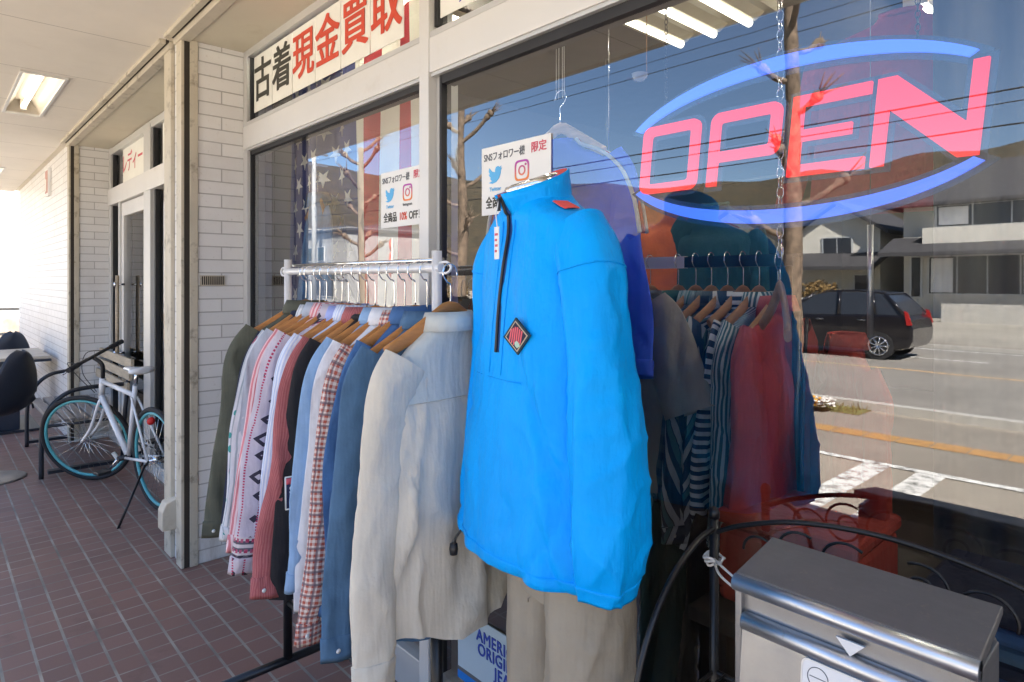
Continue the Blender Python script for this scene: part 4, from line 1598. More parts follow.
def loop_ring(m, o_, i_, y0, y1):
    n = len(o_)
    k = len(m.v)
    for y in (y0, y1):
        for lp in (o_, i_):
            m.v += [Vector((a, y, b)) for a, b in lp]
    for q in range(n):
        r = (q + 1) % n
        m.face((k + q, k + r, k + n + r, k + n + q))
        m.face((k + 2 * n + q, k + 3 * n + q, k + 3 * n + r, k + 2 * n + r))
        m.face((k + q, k + 2 * n + q, k + 2 * n + r, k + r))
        m.face((k + n + q, k + n + r, k + 3 * n + r, k + 3 * n + q))


def glyphs(e, y0, y1):
    """the four letters with strokes grown by e; returns builders"""
    T, H, S = 0.0235, 0.085, 0.10
    out = []
    sh = lambda pts: [(a + S * b, b) for a, b in pts]
    m = MB()      # O
    loop_ring(m, rrect(-0.366 - e, -0.202 + e, -H - e, H + e, 0.022 + e, S), rrect(-0.366 + T - e * -1 * -1, -0.202 - T + e, -H + T - e, H - T + e, max(0.006, 0.008 - e * .3), S), y0, y1) if e == 0 else loop_ring(m, rrect(-0.366 - e, -0.202 + e, -H - e, H + e, 0.022 + e, S), rrect(-0.366 + T + e, -0.202 - T - e, -H + T + e, H - T - e, 0.006, S), y0, y1)
    out.append(m)
    m = MB()      # P
    loop_ring(m, rrect(-0.172 - e, -0.002 + e, -0.030 - e, H + e, 0.022 + e, S), rrect(-0.172 + T + e, -0.002 - T - e, -0.030 + T + e, H - T - e, 0.006, S), y0, y1)
    m.prism(sh([(-0.172 - e, -H - e), (-0.172 + T + e, -H - e), (-0.172 + T + e, -0.0301 - e), (-0.172 - e, -0.0301 - e)]), y0, y1)
    if e == 0:
        m.prism(sh([(-0.172, -0.0301), (-0.172 + T, -0.0301), (-0.172 + T, 0.0), (-0.172, 0.0)]), y0 + .0004, y1 - .0004)
    out.append(m)
    m = MB()      # E
    x0, x1 = 0.022, 0.176
    m.prism(sh([(x0 - e, -H - e), (x1 + e, -H - e), (x1 + e, -H + T + e), (x0 + T + e, -H + T + e), (x0 + T + e, -T / 2 - e), (x1 - .03 + e, -T / 2 - e), (x1 - .03 + e, T / 2 + e), (x0 + T + e, T / 2 + e),
                (x0 + T + e, H - T - e), (x1 + e, H - T - e), (x1 + e, H + e), (x0 - e, H + e)]), y0, y1)
    out.append(m)
    m = MB()      # N
    x0, x1 = 0.188, 0.366
    m.prism(sh([(x0 - e, -H - e), (x0 + T + e, -H - e), (x0 + T + e, H - 0.062 - 2.2 * e), (x1 - T - .010, -H - e), (x1 + e, -H - e), (x1 + e, H + e), (x1 - T - e, H + e), (x1 - T - e, -H + 0.062 + 2.2 * e), (x0 + T + .010, H + e), (x0 - e, H + e)]), y0, y1)
    out.append(m)
    return out


def arc(e, y0, y1, a0, a1, w):
    m = MB()
    n = 48
    o_, i_ = [], []
    A, B = 0.432, 0.182
    for q in range(n + 1):
        t = q / n
        a = R(a0 + (a1 - a0) * t)
        ww = w * (0.55 + 0.45 * math.sin(PI * t)) + 2 * e
        o_.append((math.cos(a) * (A + e), math.sin(a) * (B + e)))
        i_.append((math.cos(a) * (A + e - ww * 1.1), math.sin(a) * (B + e - ww)))
    m.prism(o_ + i_[::-1], y0, y1)
    return m


for m_ in glyphs(0, -0.014, -0.004):
    m_.build("letter", RED, op)
for m_ in glyphs(0.011, -0.002, 0.002):
    m_.build("letter_back", ACR, op)
for a0, a1 in ((34, 153), (207, 328)):
    arc(0, -0.014, -0.004, a0, a1, 0.030).build("arc", BLU, op)
    arc(0.012, -0.002, 0.002, a0 - 3, a1 + 3, 0.030).build("arc_back", ACR, op)


def chain(m, p0, p1, link=0.022, r=0.0016):
    p0, p1 = Vector(p0), Vector(p1)
    n = max(1, int((p1 - p0).length / (link * 0.78)))
    d = (p1 - p0) / n
    for i in range(n):
        c = p0 + d * (i + .5)
        pts = []
        for q in range(14):
            a = 2 * PI * q / 14
            o_ = Vector((link * 0.27 * math.cos(a), 0, link * 0.5 * math.sin(a)))
            if i % 2:
                o_ = Vector((0, o_.x, o_.z))
            pts.append(c + o_)
        m.tube(pts, r, 6, closed=True)


for x, z0 in ((-0.30, 0.16), (0.26, 0.16)):
    m = MB()
    chain(m, (x, 0, z0 - 0.02), (x, 0, 0.95), 0.016, 0.0011)
    m.build("chain", M['blackmetal'], op)
m = MB()
m.tube([(-0.36, 0, 0.22), (-0.36, 0, 0.95)], 0.0016, 6)
m.build("cord", M['hanger2'], op)
m = MB()
m.lathe([(0.0, 0.0), (0.012, 0.002), (0.02, 0.012), (0.022, 0.02)], (-0.36, -0.03, 0.205), 16, None)
m.build("suction_cup", film("clear_vinyl", (0.8, 0.8, 0.8), 0.35), op)

# ------------------------------------------------------------------ flag and clothes in the windows
fl = empty("hanging_flag", (0, 0, 0), "star spangled striped flag hung lengthwise inside the window on the far side of the mullion", "flag")
FX0, FXC, FST = -3.58, -2.78, 0.1165
FYY = YG + 0.20


def flag_sheet(x0, x1, z0, z1, nx=14, nz=16, yo=0.0):
    rows = []
    for j in range(nz + 1):
        z = z0 + (z1 - z0) * j / nz
        rows.append([(x0 + (x1 - x0) * i / nx, FYY + yo + 0.020 * math.sin((x0 + (x1 - x0) * i / nx) * 11 + z * 1.2) + 0.012 * math.sin((x0 + (x1 - x0) * i / nx) * 23 + 2), z) for i in range(nx + 1)])
    m = MB()
    m.grid(rows, False, True)
    return m


def fy(x, z, yo=0):
    return FYY + yo + 0.020 * math.sin(x * 11 + z * 1.2) + 0.012 * math.sin(x * 23 + 2)


FW = plain("off_white_flag_cotton", (0.82, 0.79, 0.72), 0.9, var=0.04)
FR = plain("red_flag_cotton", (0.50, 0.04, 0.055), 0.9, var=0.1)
FB = plain("navy_flag_cotton", (0.05, 0.07, 0.24), 0.9, var=0.1)
for mt in (FW, FR, FB):
    nt = mt.node_tree
    pb_ = nt.nodes["Principled BSDF"]
    tl = nt.nodes.new("ShaderNodeBsdfTranslucent")
    mx = nt.nodes.new("ShaderNodeMixShader")
    mx.inputs[0].default_value = 0.4
    nt.links.new(pb_.inputs["Base Color"].links[0].from_socket, tl.inputs[0])
    nt.links.new(pb_.outputs[0], mx.inputs[1])
    nt.links.new(tl.outputs[0], mx.inputs[2])
    nt.links.new(mx.outputs[0], nt.nodes["Material Output"].inputs[0])
flag_sheet(FX0, FXC, 1.30, 2.70, 30).build("canton", FB, fl)
for k in range(6):
    flag_sheet(FXC + k * FST, FXC + (k + 1) * FST, 1.0, 2.70, 6).build("stripe", FW if k % 2 == 0 else FR, fl)
flag_sheet(FX0, FXC, 1.0, 1.30, 30).build("stripe_field", FW, fl)
for r in range(11):
    for c in range(5 if r % 2 == 0 else 4):
        cx_ = FX0 + 0.09 + c * 0.155 + (0.0775 if r % 2 else 0)
        cz_ = 2.64 - r * 0.122
        pts = [(cx_ + (0.050 if q % 2 == 0 else 0.0195) * math.cos(R(54 + q * 36)), cz_ + (0.050 if q % 2 == 0 else 0.0195) * math.sin(R(54 + q * 36))) for q in range(10)]
        m = MB()
        m.v += [Vector((a, fy(a, b) - 0.003, b)) for a, b in pts] + [Vector((cx_, fy(cx_, cz_) - 0.003, cz_))]
        for q in range(10):
            m.face((q, (q + 1) % 10, 10))
        m.build("star", M['paper'], fl, solid=0.002)

den = fabric("washed_denim", (0.10, 0.22, 0.42), fade=0.35, wr=0.5)
shirt("denim_jacket", "washed blue denim jacket hanging before the starry flag", "jacket", None, (-3.03, YG + 0.125, 1.90), R(-12), den, 0.21, 0.04, 0.70, 0.60, 77, 'shirt', 0.012, 0.0)
hanger("wooden hanger of the denim jacket before the flag", (-3.03, YG + 0.125, 1.895), R(-12), None, M['hanger2'], 0.14)
m = MB()
m.tube([(-3.02, YG + 0.115, 2.07), (-3.02, YG + 0.115, 2.80)], 0.0015, 6)
tag(m.build("hanging_wire", M['chrome']), "thin wire carrying the denim jacket hanger by the flag", "wire")

royal = NT("royal_blue_tricot")
ob_ = royal.obj()
royal.set(Base_Color=(0.045, 0.12, 0.95), Roughness=0.45, Sheen_Weight=0.2)
royal.bump(royal.noise(royal.obj((1, 1, .25)), 18, 3), 0.3, 0.02)
ROYAL = royal.m
TX, TY, TZ = -1.435, YG + 0.20, 1.945
tj = shirt("track_jacket", "royal blue track jacket with white and red shoulder stripes hanging inside the window", "jacket", None, (TX, TY, TZ), R(4), ROYAL, 0.235, 0.06, 0.72, 0.63, 83, 'none', 0.014, 0.0, spread=0.03, sr=1.2)
for s in (-1, 1):
    for off, mt in ((-0.018, M['paper']), (0.0, M['inkred']), (0.018, M['paper'])):
        m = MB()
        W_ = 0.235
        P = [(0.082, -0.002), (0.104, -0.022), (W_ * .72, -0.048), (W_ * .9 + .012, -0.086), (W_ + 0.030, -0.135), (W_ + 0.064, -0.215), (W_ + 0.082, -0.31)]
        m.tube(smooth_pts([(s * x, off * (0.8 + i * .05) - 0.006, z + 0.006) for i, (x, z) in enumerate(P)], 5), 0.0058, 8, flat=1.2)
        m.build("shoulder_stripe", mt, tj)
m = MB()
m.prism([(0.05, -0.42), (0.11, -0.42), (0.10, -0.34), (0.12, -0.26), (0.07, -0.24), (0.04, -0.32)], -0.095, -0.085, 'Y')
m.build("print", film("faded_white_print", (0.7, 0.7, 0.75), 0.8), tj)
hanger("pale wooden hanger of the royal blue track jacket", (TX, TY, TZ + 0.02), R(4), None, wood("pale_hanger_wood", (0.75, 0.52, 0.30)), 0.14)
m = MB()
for dx in (-0.018, -0.006, 0.010, 0.018):
    m.tube([(TX + dx, TY, TZ + 0.15), (TX + dx * 0.8, TY, 2.86)], 0.0013, 6)
tag(m.build("hanging_string", M['paper']), "white cords from which the royal blue track jacket hangs", "cord")

# inside clothes rail
IY, IZ = 1.98, 1.575
ir = empty("clothes_rail", (0, 0, 0), "dark clothes rail inside the shop beyond the window glass", "clothes rail")
m = MB()
m.box((-2.3, IY - 0.012, IZ - 0.03), (-1.25, IY + 0.012, IZ + 0.012))
m.build("rail", M['whitemetal'], ir)
m = MB()
m.box((-1.25, IY - 0.011, IZ - 0.028), (-0.85, IY + 0.011, IZ + 0.010))
m.build("rail_end", M['blackmetal'], ir)
for x in (-2.28, -0.86):
    m = MB()
    m.tube([(x, IY, 0.02), (x, IY, IZ)], 0.014, 12)
    m.build("post", M['blackmetal'], ir)
    m = MB()
    m.tube([(x, IY - 0.26, 0.03), (x, IY + 0.26, 0.03)], 0.015, 10)
    m.build("foot_bar", M['blackmetal'], ir)
IG = "clothes on the rail inside the shop"
C['grey_in'] = fabric("charcoal_wool", (0.06, 0.06, 0.075))
C['taupe'] = fabric("taupe_twill", (0.16, 0.13, 0.10))
C['green'] = fabric("bottle_green_cotton", (0.02, 0.10, 0.085))
C['ltstripe'] = fabric("blue_green_striped_cotton", (0.20, 0.33, 0.40), 'stripes', (0.34, 0.45, 0.50), (0.05, 0.16, 0.18), (0.014, 0.5))
C['nightcheck'] = fabric("navy_green_patterned_cotton", (0.02, 0.035, 0.07), 'gingham', (0.10, 0.15, 0.17), None, (0.05, 0.5))
C['diag'] = fabric("navy_white_diagonal_striped_cotton", (0.03, 0.05, 0.10), 'diag', (0.50, 0.54, 0.60), (0.10, 0.22, 0.25), (0.055, 0.34))
C['hoop'] = fabric("navy_white_hooped_cotton", (0.025, 0.035, 0.085), 'hoops', (0.60, 0.63, 0.68), None, (0.026, 0.5))
C['fine'] = fabric("teal_white_fine_striped_cotton", (0.05, 0.13, 0.17), 'stripes', (0.55, 0.62, 0.65), None, (0.013, 0.45))
C['maroon'] = fabric("maroon_nylon", (0.40, 0.038, 0.030), rough=0.7)
C['beige'] = fabric("beige_twill", (0.38, 0.33, 0.26), wr=0.25)
C['redcoat'] = fabric("brick_red_canvas", (0.36, 0.035, 0.022), rough=0.8)
C['wine'] = fabric("wine_red_jersey", (0.30, 0.035, 0.055))
C['orange'] = fabric("rust_orange_fleece", (0.55, 0.13, 0.02))
C['dteal'] = fabric("dark_teal_fleece", (0.012, 0.06, 0.075))
II = [('navy', "navy blazer at the far end of the inside rail"), ('grey_in', "charcoal wool shirt on the inside rail"), ('black', "black shirt on the inside rail"), ('taupe', "taupe twill shirt on the inside rail"),
      ('green', "bottle green shirt on the inside rail"), ('ltstripe', "blue green pinstriped shirt on the inside rail"), ('nightcheck', "navy shirt with dull green blocks on the inside rail"),
      ('diag', "navy and white slanting striped shirt on the inside rail"), ('hoop', "navy and white hooped shirt on the inside rail"), ('fine', "fine teal and white striped shirt on the inside rail")]
IXS = (-1.78, -1.64, -1.53, -1.40, -1.28, -1.21, -1.15, -1.09, -1.035, -0.98)
for k, (key, lab) in enumerate(II):
    x = IXS[k]
    t_ = (0, R(random.uniform(-2, 2)))
    shirt("shirt", lab, "shirt", IG, (x, IY, IZ - 0.15), R(-90 + random.uniform(-6, 6)), C[key], 0.215, 0.026, 0.78, 0.64, 120 + k, 'shirt', 0.012, 0.04, tilt=t_)
    hanger("wooden hanger of the " + lab, (x, IY, IZ - 0.14), R(-90), "wooden hangers on the inside rail", M['hanger2'], 0.145)
shirt("shirt", "beige short sleeved shirt hanging inside the window below the royal blue track jacket", "shirt", None, (-1.37, 1.70, 1.50), R(4), C['beige'], 0.205, 0.05, 0.66, 0.30, 133, 'shirt', 0.010, 0.0, spread=0.075, sr=1.6)
hanger("wooden hanger of the beige short sleeved shirt", (-1.37, 1.70, 1.49), R(4), None, M['hanger2'], 0.14)
m = MB()
m.tube([(-1.37, 1.70, 1.64), (-1.37, 1.70, 2.86)], 0.0012, 6)
tag(m.build("hanging_wire", M['chrome']), "thin wire carrying the hanger of the beige short sleeved shirt", "wire")
mj = shirt("jacket", "maroon zipped jacket at the near end of the inside rail", "jacket", IG, (-0.91, IY - 0.02, IZ - 0.16), R(-86), C['maroon'], 0.25, 0.05, 0.84, 0.66, 141, 'shirt', 0.018, 0.0, sr=1.6)
hanger("wooden hanger of the maroon jacket inside the shop", (-0.91, IY - 0.02, IZ - 0.16), R(-86), "wooden hangers on the inside rail", M['hanger2'], 0.155)
m = MB()
m.tube(smooth_pts([(-0.06, 0.066, -0.03), (0.0, 0.075, -0.30), (0.03, 0.082, -0.60), (0.02, 0.085, -0.83)], 6), 0.006, 8)
m.build("dark_seam", M['blackplastic'], mj)
shirt("coat", "long brick red canvas coat inside the shop next to the maroon jacket", "coat", None, (-0.76, 2.10, 1.30), R(-50), C['redcoat'], 0.22, 0.08, 1.0, 0.7, 151, 'shirt', 0.02, 0.0, sr=1.3)
shirt("shirt", "wine red jersey hung high inside the shop behind the letter N", "shirt", None, (-0.80, 2.75, 2.52), R(8), C['wine'], 0.29, 0.07, 0.75, 0.62, 155, 'crew', 0.015, 0.0, spread=0.08)
shirt("fleece", "rust orange fleece hung at the back beyond the inside rail", "jacket", None, (-2.16, 3.05, 1.95), R(20), C['orange'], 0.24, 0.09, 0.7, 0.6, 161, 'crew', 0.015, 0.0)
shirt("fleece", "dark teal fleece hung beside the rust orange one", "jacket", None, (-1.78, 3.10, 1.90), R(10), C['dteal'], 0.20, 0.08, 0.6, 0.62, 163, 'crew', 0.015, 0.0)
m = MB()
m.tube([(-2.5, 3.08, 2.0), (-0.4, 2.95, 2.0)], 0.012, 10)
m.tube([(-2.5, 3.08, 2.0), (-2.5, 3.08, 2.9)], 0.008, 8)
m.tube([(-0.4, 2.95, 2.0), (-0.4, 2.95, 2.9)], 0.008, 8)
tag(m.build("wall_rail", M['blackmetal']), "dark rail at the back of the shop with fleeces hung on it", "clothes rail")

C['plaid'] = fabric("red_black_plaid_flannel", (0.20, 0.015, 0.02), 'gingham', (0.03, 0.012, 0.015), (0.10, 0.09, 0.09), (0.055, 0.5))
m = MB()
m.tube([(-2.26, IY - 0.10, 0.98), (-0.88, IY - 0.10, 0.98)], 0.010, 10)
m.build("lower_rail", M['blackmetal'], ir)
for k, (x, key, lab) in enumerate(((-1.62, 'navy', "navy shirt on the lower inside rail behind the mannequin"), (-1.44, 'plaid', "red and black plaid shirt on the lower inside rail"), (-1.30, 'grey_in', "charcoal shirt on the lower inside rail beside the plaid one"), (-1.16, 'dteal', "dark teal shirt on the lower inside rail"), (-1.03, 'black', "black shirt at the near end of the lower inside rail"))):
    shirt("shirt", lab, "shirt", IG, (x, IY - 0.10, 0.86), R(-90 + 4 * (k % 3)), C[key], 0.215, 0.04, 0.74, 0.60, 170 + k, 'shirt', 0.014, 0.03)
    hanger("wooden hanger of the " + lab, (x, IY - 0.10, 0.855), R(-90), "wooden hangers on the inside rail", M['hanger2'], 0.125)

# chain with a hanger beside the sign
ch = empty("hanging_chain", (-0.70, YG + 0.19, 0), "silver chain hanging inside the window beside the letter E", "chain")
m = MB()
chain(m, (0, 0, 1.56), (0, 0, 2.86), 0.030, 0.0015)
m.build("links", M['chrome'], ch)
hanger("wooden hanger on the silver chain inside the window", (-0.70, YG + 0.19, 1.45), R(-56), None, M['hanger2'], 0.12)
m = MB()
m.tube([(-0.53, YG + 0.28, 1.37), (-0.53, YG + 0.28, 1.63)], 0.007, 12)
m.tube([(-0.53, YG + 0.28, 1.63), (-0.53, YG + 0.28, 2.86)], 0.0012, 6)
tag(m.build("hanging_rod", M['steel']), "short steel rod hung on a thin wire inside the window under the letter N", "rod")

# low goods behind the glass near the mailbox
tb = empty("display_table", (0.0, 1.95, 0), "low dark display table inside the window behind the mailbox", "table")
bx((-0.96, -0.42, 0.58, 1.1, 0.42, 0.62)).build("tabletop", M['dark'], tb, 0.004)
for x in (-0.88, 1.06):
    for y in (-0.38, 0.38):
        bx((x - .025, y - .025, 0.01, x + .025, y + .025, 0.58)).build("leg", M['blackmetal'], tb)
rb_ = empty("storage_box", (-0.735, 1.78, 0.62), "brick red canvas storage box on the display table", "box")
bx((-0.19, -0.16, 0, 0.17, 0.16, 0.21)).build("box_body", C['redcoat'], rb_, 0.02)
bx((-0.195, -0.165, 0.212, 0.175, 0.165, 0.25)).build("lid", C['redcoat'], rb_, 0.012)
for k in range(5):
    o_ = bx((-0.22, -0.17, 0, 0.22, 0.17, 0.034)).build("folded_jeans", [C['denim'], C['navy'], C['slate'], C['denim'], C['navy']][k], None, 0.014, loc=(-0.24 + 0.008 * (k % 2), 1.84, 0.62 + k * 0.036))
    tag(o_, ["folded mid blue jeans at the bottom of the stack on the display table", "folded navy jeans second from the bottom of the stack", "folded slate jeans in the middle of the stack", "folded mid blue jeans second from the top of the stack", "folded navy jeans on top of the stack on the display table"][k], "folded jeans", "jeans stacked on the display table")
cu_ = empty("fitting_curtain", (0, 0, 0), "pale grey curtain hanging inside the shop beyond the brick red coat", "curtain")
rows = []
for j in range(12):
    z = 0.05 + j * 0.23
    rows.append([(-0.66 + i * 0.018, 2.62 + 0.03 * math.sin(i * 0.75) + 0.012 * math.sin(i * .31 + j * .3), z) for i in range(110)])
m = MB()
m.grid(rows, False, True)
m.build("cloth", plain("pale_grey_curtain_cloth", (0.10, 0.098, 0.096), 0.9, var=0.05), cu_, solid=0.003)
m = MB()
m.tube([(-0.70, 2.62, 2.60), (1.4, 2.62, 2.60)], 0.012, 10)
m.build("curtain_rod", M['chrome'], cu_)


# ------------------------------------------------------------------ mailbox on its iron stand
mb = empty("mailbox", (-0.368, 1.06, 0.708), "steel mailbox with a hinged flap and a white sticker standing on the black iron stand", "mailbox")
hw, yf, yb = 0.163, -0.062, 0.068
m = MB()
m.box((-hw, yf + 0.012, 0.0), (hw, yb, 0.285))
m.build("case", M['steel'], mb, 0.004)
m = MB()
m.prism([(yf - 0.006, 0.293), (yf + 0.004, 0.305), (yb + 0.006, 0.328), (yb + 0.006, 0.316), (yf + 0.016, 0.286), (yf + 0.004, 0.286)], -hw - 0.006, hw + 0.006, 'X')
m.build("lid", M['steel_dull'], mb, 0.002)
m = MB()
m.tube([(-hw - 0.006, yf + 0.001, 0.290), (hw + 0.006, yf + 0.001, 0.290)], 0.0135, 20)
m.build("lid_edge", M['steel_br'], mb)
for s in (-1, 1):
    bx((s * hw - 0.006, yf, 0.0, s * hw + 0.006, yb - 0.02, 0.288)).build("side_rim", M['steel'], mb, 0.002)
fm = Matrix.Translation((0, yf + 0.008, 0.243)) @ Matrix.Rotation(R(-7), 4, 'X')
m = MB()
m.box((-hw + 0.008, -0.009, -0.235), (hw - 0.008, 0.0, -0.012), fm)
fl_ = m.build("flap", M['steel'], mb, 0.002)
m = MB()
m.tube([fm @ Vector((-hw + 0.008, -0.002, -0.014)), fm @ Vector((hw - 0.008, -0.002, -0.014))], 0.0145, 18)
m.build("flap_roll", M['steel_br'], fl_)
m = MB()
m.prism([(0.012, 0.026), (0.052, 0.026), (0.032, 0.004)], -0.004, 0.0, 'Y', Matrix.Translation((-0.02, yf + 0.004, 0.238)))
m.build("slot_pointer", M['white'], mb)
m = MB()
m.prism(rrect(-0.055, 0.110, -0.112, -0.027, 0.010, 0), -0.0115, -0.009, 'Y', fm)
st = m.build("sticker", M['white'], mb)
m = MB()
k_ = MB()
loop_ring(k_, rrect(-0.055, 0.110, -0.112, -0.027, 0.010, 0), rrect(-0.0525, 0.1075, -0.1095, -0.0295, 0.008, 0), -0.0122, -0.0115)
k_.v = [fm @ v for v in k_.v]
k_.build("sticker_edge", M['alulight'], st)
k_ = MB()
ring2d(k_, -0.030, -0.050, 0.0145, 0.0155, -0.0123, -0.0115)
k_.box((-0.042, -0.0122, -0.0505), (-0.018, -0.0115, -0.0495))
for q_ in range(4):
    k_.box((-0.002, -0.0122, -0.046 - q_ * 0.013), (0.094 - 0.017 * (q_ % 2), -0.0115, -0.0435 - q_ * 0.013))
k_.v = [fm @ v for v in k_.v]
k_.build("sticker_mark", M['inkgrey'], st)
m = MB()
m.tube([(hw + 0.012, 0.03, 0.22), (hw + 0.06, 0.05, 0.213)], 0.0022, 6)
m.lathe([(0, 0.007), (0.006, 0.004), (0.007, 0), (0.006, -0.004), (0, -0.007)], (hw + 0.045, 0.044, 0.215), 10)
m.build("side_pin", M['chrome'], mb)

sd_ = empty("iron_stand", (0, 0, 0), "black wrought iron shelf stand with scrolled arch behind the mailbox", "stand")
SX0, SX1, SYB, SYF = -0.700, -0.040, 1.215, 0.86
for x in (SX0, SX1):
    m = MB()
    m.tube([(x, SYB, 0.02), (x, SYB, 1.012)], 0.0095, 12)
    m.lathe([(0, 0.012), (0.008, 0.008), (0.0115, 0), (0.0115, -0.012), (0.0, -0.014)], (x, SYB, 1.018), 14)
    m.build("post", M['blackmetal'], sd_)
    m = MB()
    P = [(x, SYB, 0.985), (x, SYB - 0.07, 0.972), (x, SYB - 0.155, 0.928), (x, SYB - 0.232, 0.845), (x, SYB - 0.280, 0.73), (x, SYB - 0.300, 0.60), (x, SYB - 0.305, 0.02)]
    m.tube(smooth_pts(P, 8), 0.0062, 10)
    m.build("side_arch", M['blackmetal'], sd_)
m = MB()
P = [(SX0, SYB, 0.975), (SX0 + 0.07, SYB, 1.010), (SX0 + 0.18, SYB, 1.045), ((SX0 + SX1) / 2, SYB, 1.060), (SX1 - 0.18, SYB, 1.045), (SX1 - 0.07, SYB, 1.010), (SX1, SYB, 0.975)]
m.tube(smooth_pts(P, 8), 0.0050, 10)
m.build("back_arch", M['blackmetal'], sd_)


def spiral(cx, cz, r0, r1, a0, a1, y, n=34):
    return [(cx + (r0 + (r1 - r0) * q / n) * math.cos(R(a0 + (a1 - a0) * q / n)), y, cz + (r0 + (r1 - r0) * q / n) * math.sin(R(a0 + (a1 - a0) * q / n))) for q in range(n + 1)]


for (cx, cz, r0, r1, a0, a1) in ((-0.505, 1.026, 0.048, 0.012, 60, 560), (-0.585, 1.005, 0.040, 0.030, 20, 175), (-0.425, 1.030, 0.050, 0.035, 50, 200), (-0.30, 1.035, 0.045, 0.011, 120, -400), (-0.21, 1.020, 0.045, 0.035, 140, -10), (-0.13, 1.0, 0.035, 0.010, 120, -380)):
    m = MB()
    m.tube(spiral(cx - 0.02, cz - 0.047, r0, r1, a0, a1, SYB), 0.0027, 8)
    m.build("scroll", M['blackmetal'], sd_)
for z in (0.685, 0.30):
    m = MB()
    m.tube([(SX0, SYB, z), (SX0, SYB - 0.30, z), (SX1, SYB - 0.30, z), (SX1, SYB, z)], 0.006, 8, closed=True)
    for q in range(1, 26):
        x = SX0 + (SX1 - SX0) * q / 26
        m.tube([(x, SYB, z + 0.004), (x, SYB - 0.30, z + 0.004)], 0.0022, 6)
    for y in (0.1, 0.2):
        m.tube([(SX0, SYB - y, z - 0.004), (SX1, SYB - y, z - 0.004)], 0.003, 6)
    m.build("wire_shelf", M['blackmetal'], sd_)
m = MB()
for k in range(3):
    a = 0.010 + 0.0035 * k
    m.tube([(SX0 + (a + .004) * math.cos(q / 16 * 2 * PI), SYB + (a + .004) * math.sin(q / 16 * 2 * PI), 0.912 + 0.006 * k + 0.004 * math.sin(q + k)) for q in range(16)], 0.0028, 6, closed=True)
m.tube(smooth_pts([(SX0 + 0.008, SYB - 0.012, 0.925), (SX0 + 0.06, SYB - 0.07, 0.942), (-0.537, 1.075, 0.945)], 6), 0.0025, 6)
m.tube(smooth_pts([(SX0 + 0.008, SYB - 0.012, 0.916), (SX0 + 0.06, SYB - 0.075, 0.925), (-0.537, 1.068, 0.935)], 6), 0.0025, 6)
tag(m.build("knotted_string", M['paper']), "white cord knotted round the iron stand and tied to the mailbox", "cord")

# ------------------------------------------------------------------ bench, table, chairs by the entrance
bn = empty("bench", (-6.6, 0.95, 0), "slatted wooden bench with dark iron hoop arms before the glass door", "bench")
for k in range(5):
    bx((-0.66, -0.24 + k * 0.088, 0.405, 0.60, -0.24 + k * 0.088 + 0.070, 0.430)).build("seat_slat", M['benchgrey'], bn, 0.004)
for z in (0.60, 0.695, 0.79):
    bx((-0.56, 0.245 + (z - .6) * .15, z, 0.72, 0.270 + (z - .6) * .15, z + 0.075)).build("back_slat", M['bench'], bn, 0.004)
for x, yy in ((-0.64, -0.27), (0.61, -0.30)):
    m = MB()
    m.tube(smooth_pts([(x, yy, 0.0), (x, yy + .005, 0.36), (x, yy + 0.05, 0.52), (x, yy + 0.16, 0.63), (x, yy + 0.32, 0.66), (x, 0.285, 0.66)], 8), 0.017, 12)
    m.build("hoop_arm", M['navyiron'], bn)
    m = MB()
    m.tube([(x, 0.235, 0), (x, 0.255, 0.45), (x, 0.295, 0.86)], 0.016, 10)
    m.tube([(x, yy + 0.01, 0.39), (x, 0.25, 0.39)], 0.012, 8)
    m.build("end_frame", M['navyiron'], bn)
    bx((x - .03, -0.26, 0.03, x + .03, 0.24, 0.055)).build("foot_rail", M['navyiron'], bn)

tbl = empty("cafe_table", (-8.45, 0.58, 0), "pale topped cafe table on a dark pedestal by the tiled end wall", "table")
bx((-0.52, -0.36, 0.715, 0.52, 0.36, 0.745)).build("tabletop", M['table'], tbl, 0.004)
bx((-0.525, -0.365, 0.690, 0.525, 0.365, 0.714)).build("apron", M['shell'], tbl, 0.003)
bx((-0.10, -0.12, 0.02, 0.42, 0.12, 0.69)).build("pedestal", M['shell'], tbl, 0.005)
bx((-0.40, -0.28, 0.0, 0.50, 0.28, 0.025)).build("base_plate", M['navyiron'], tbl, 0.004)


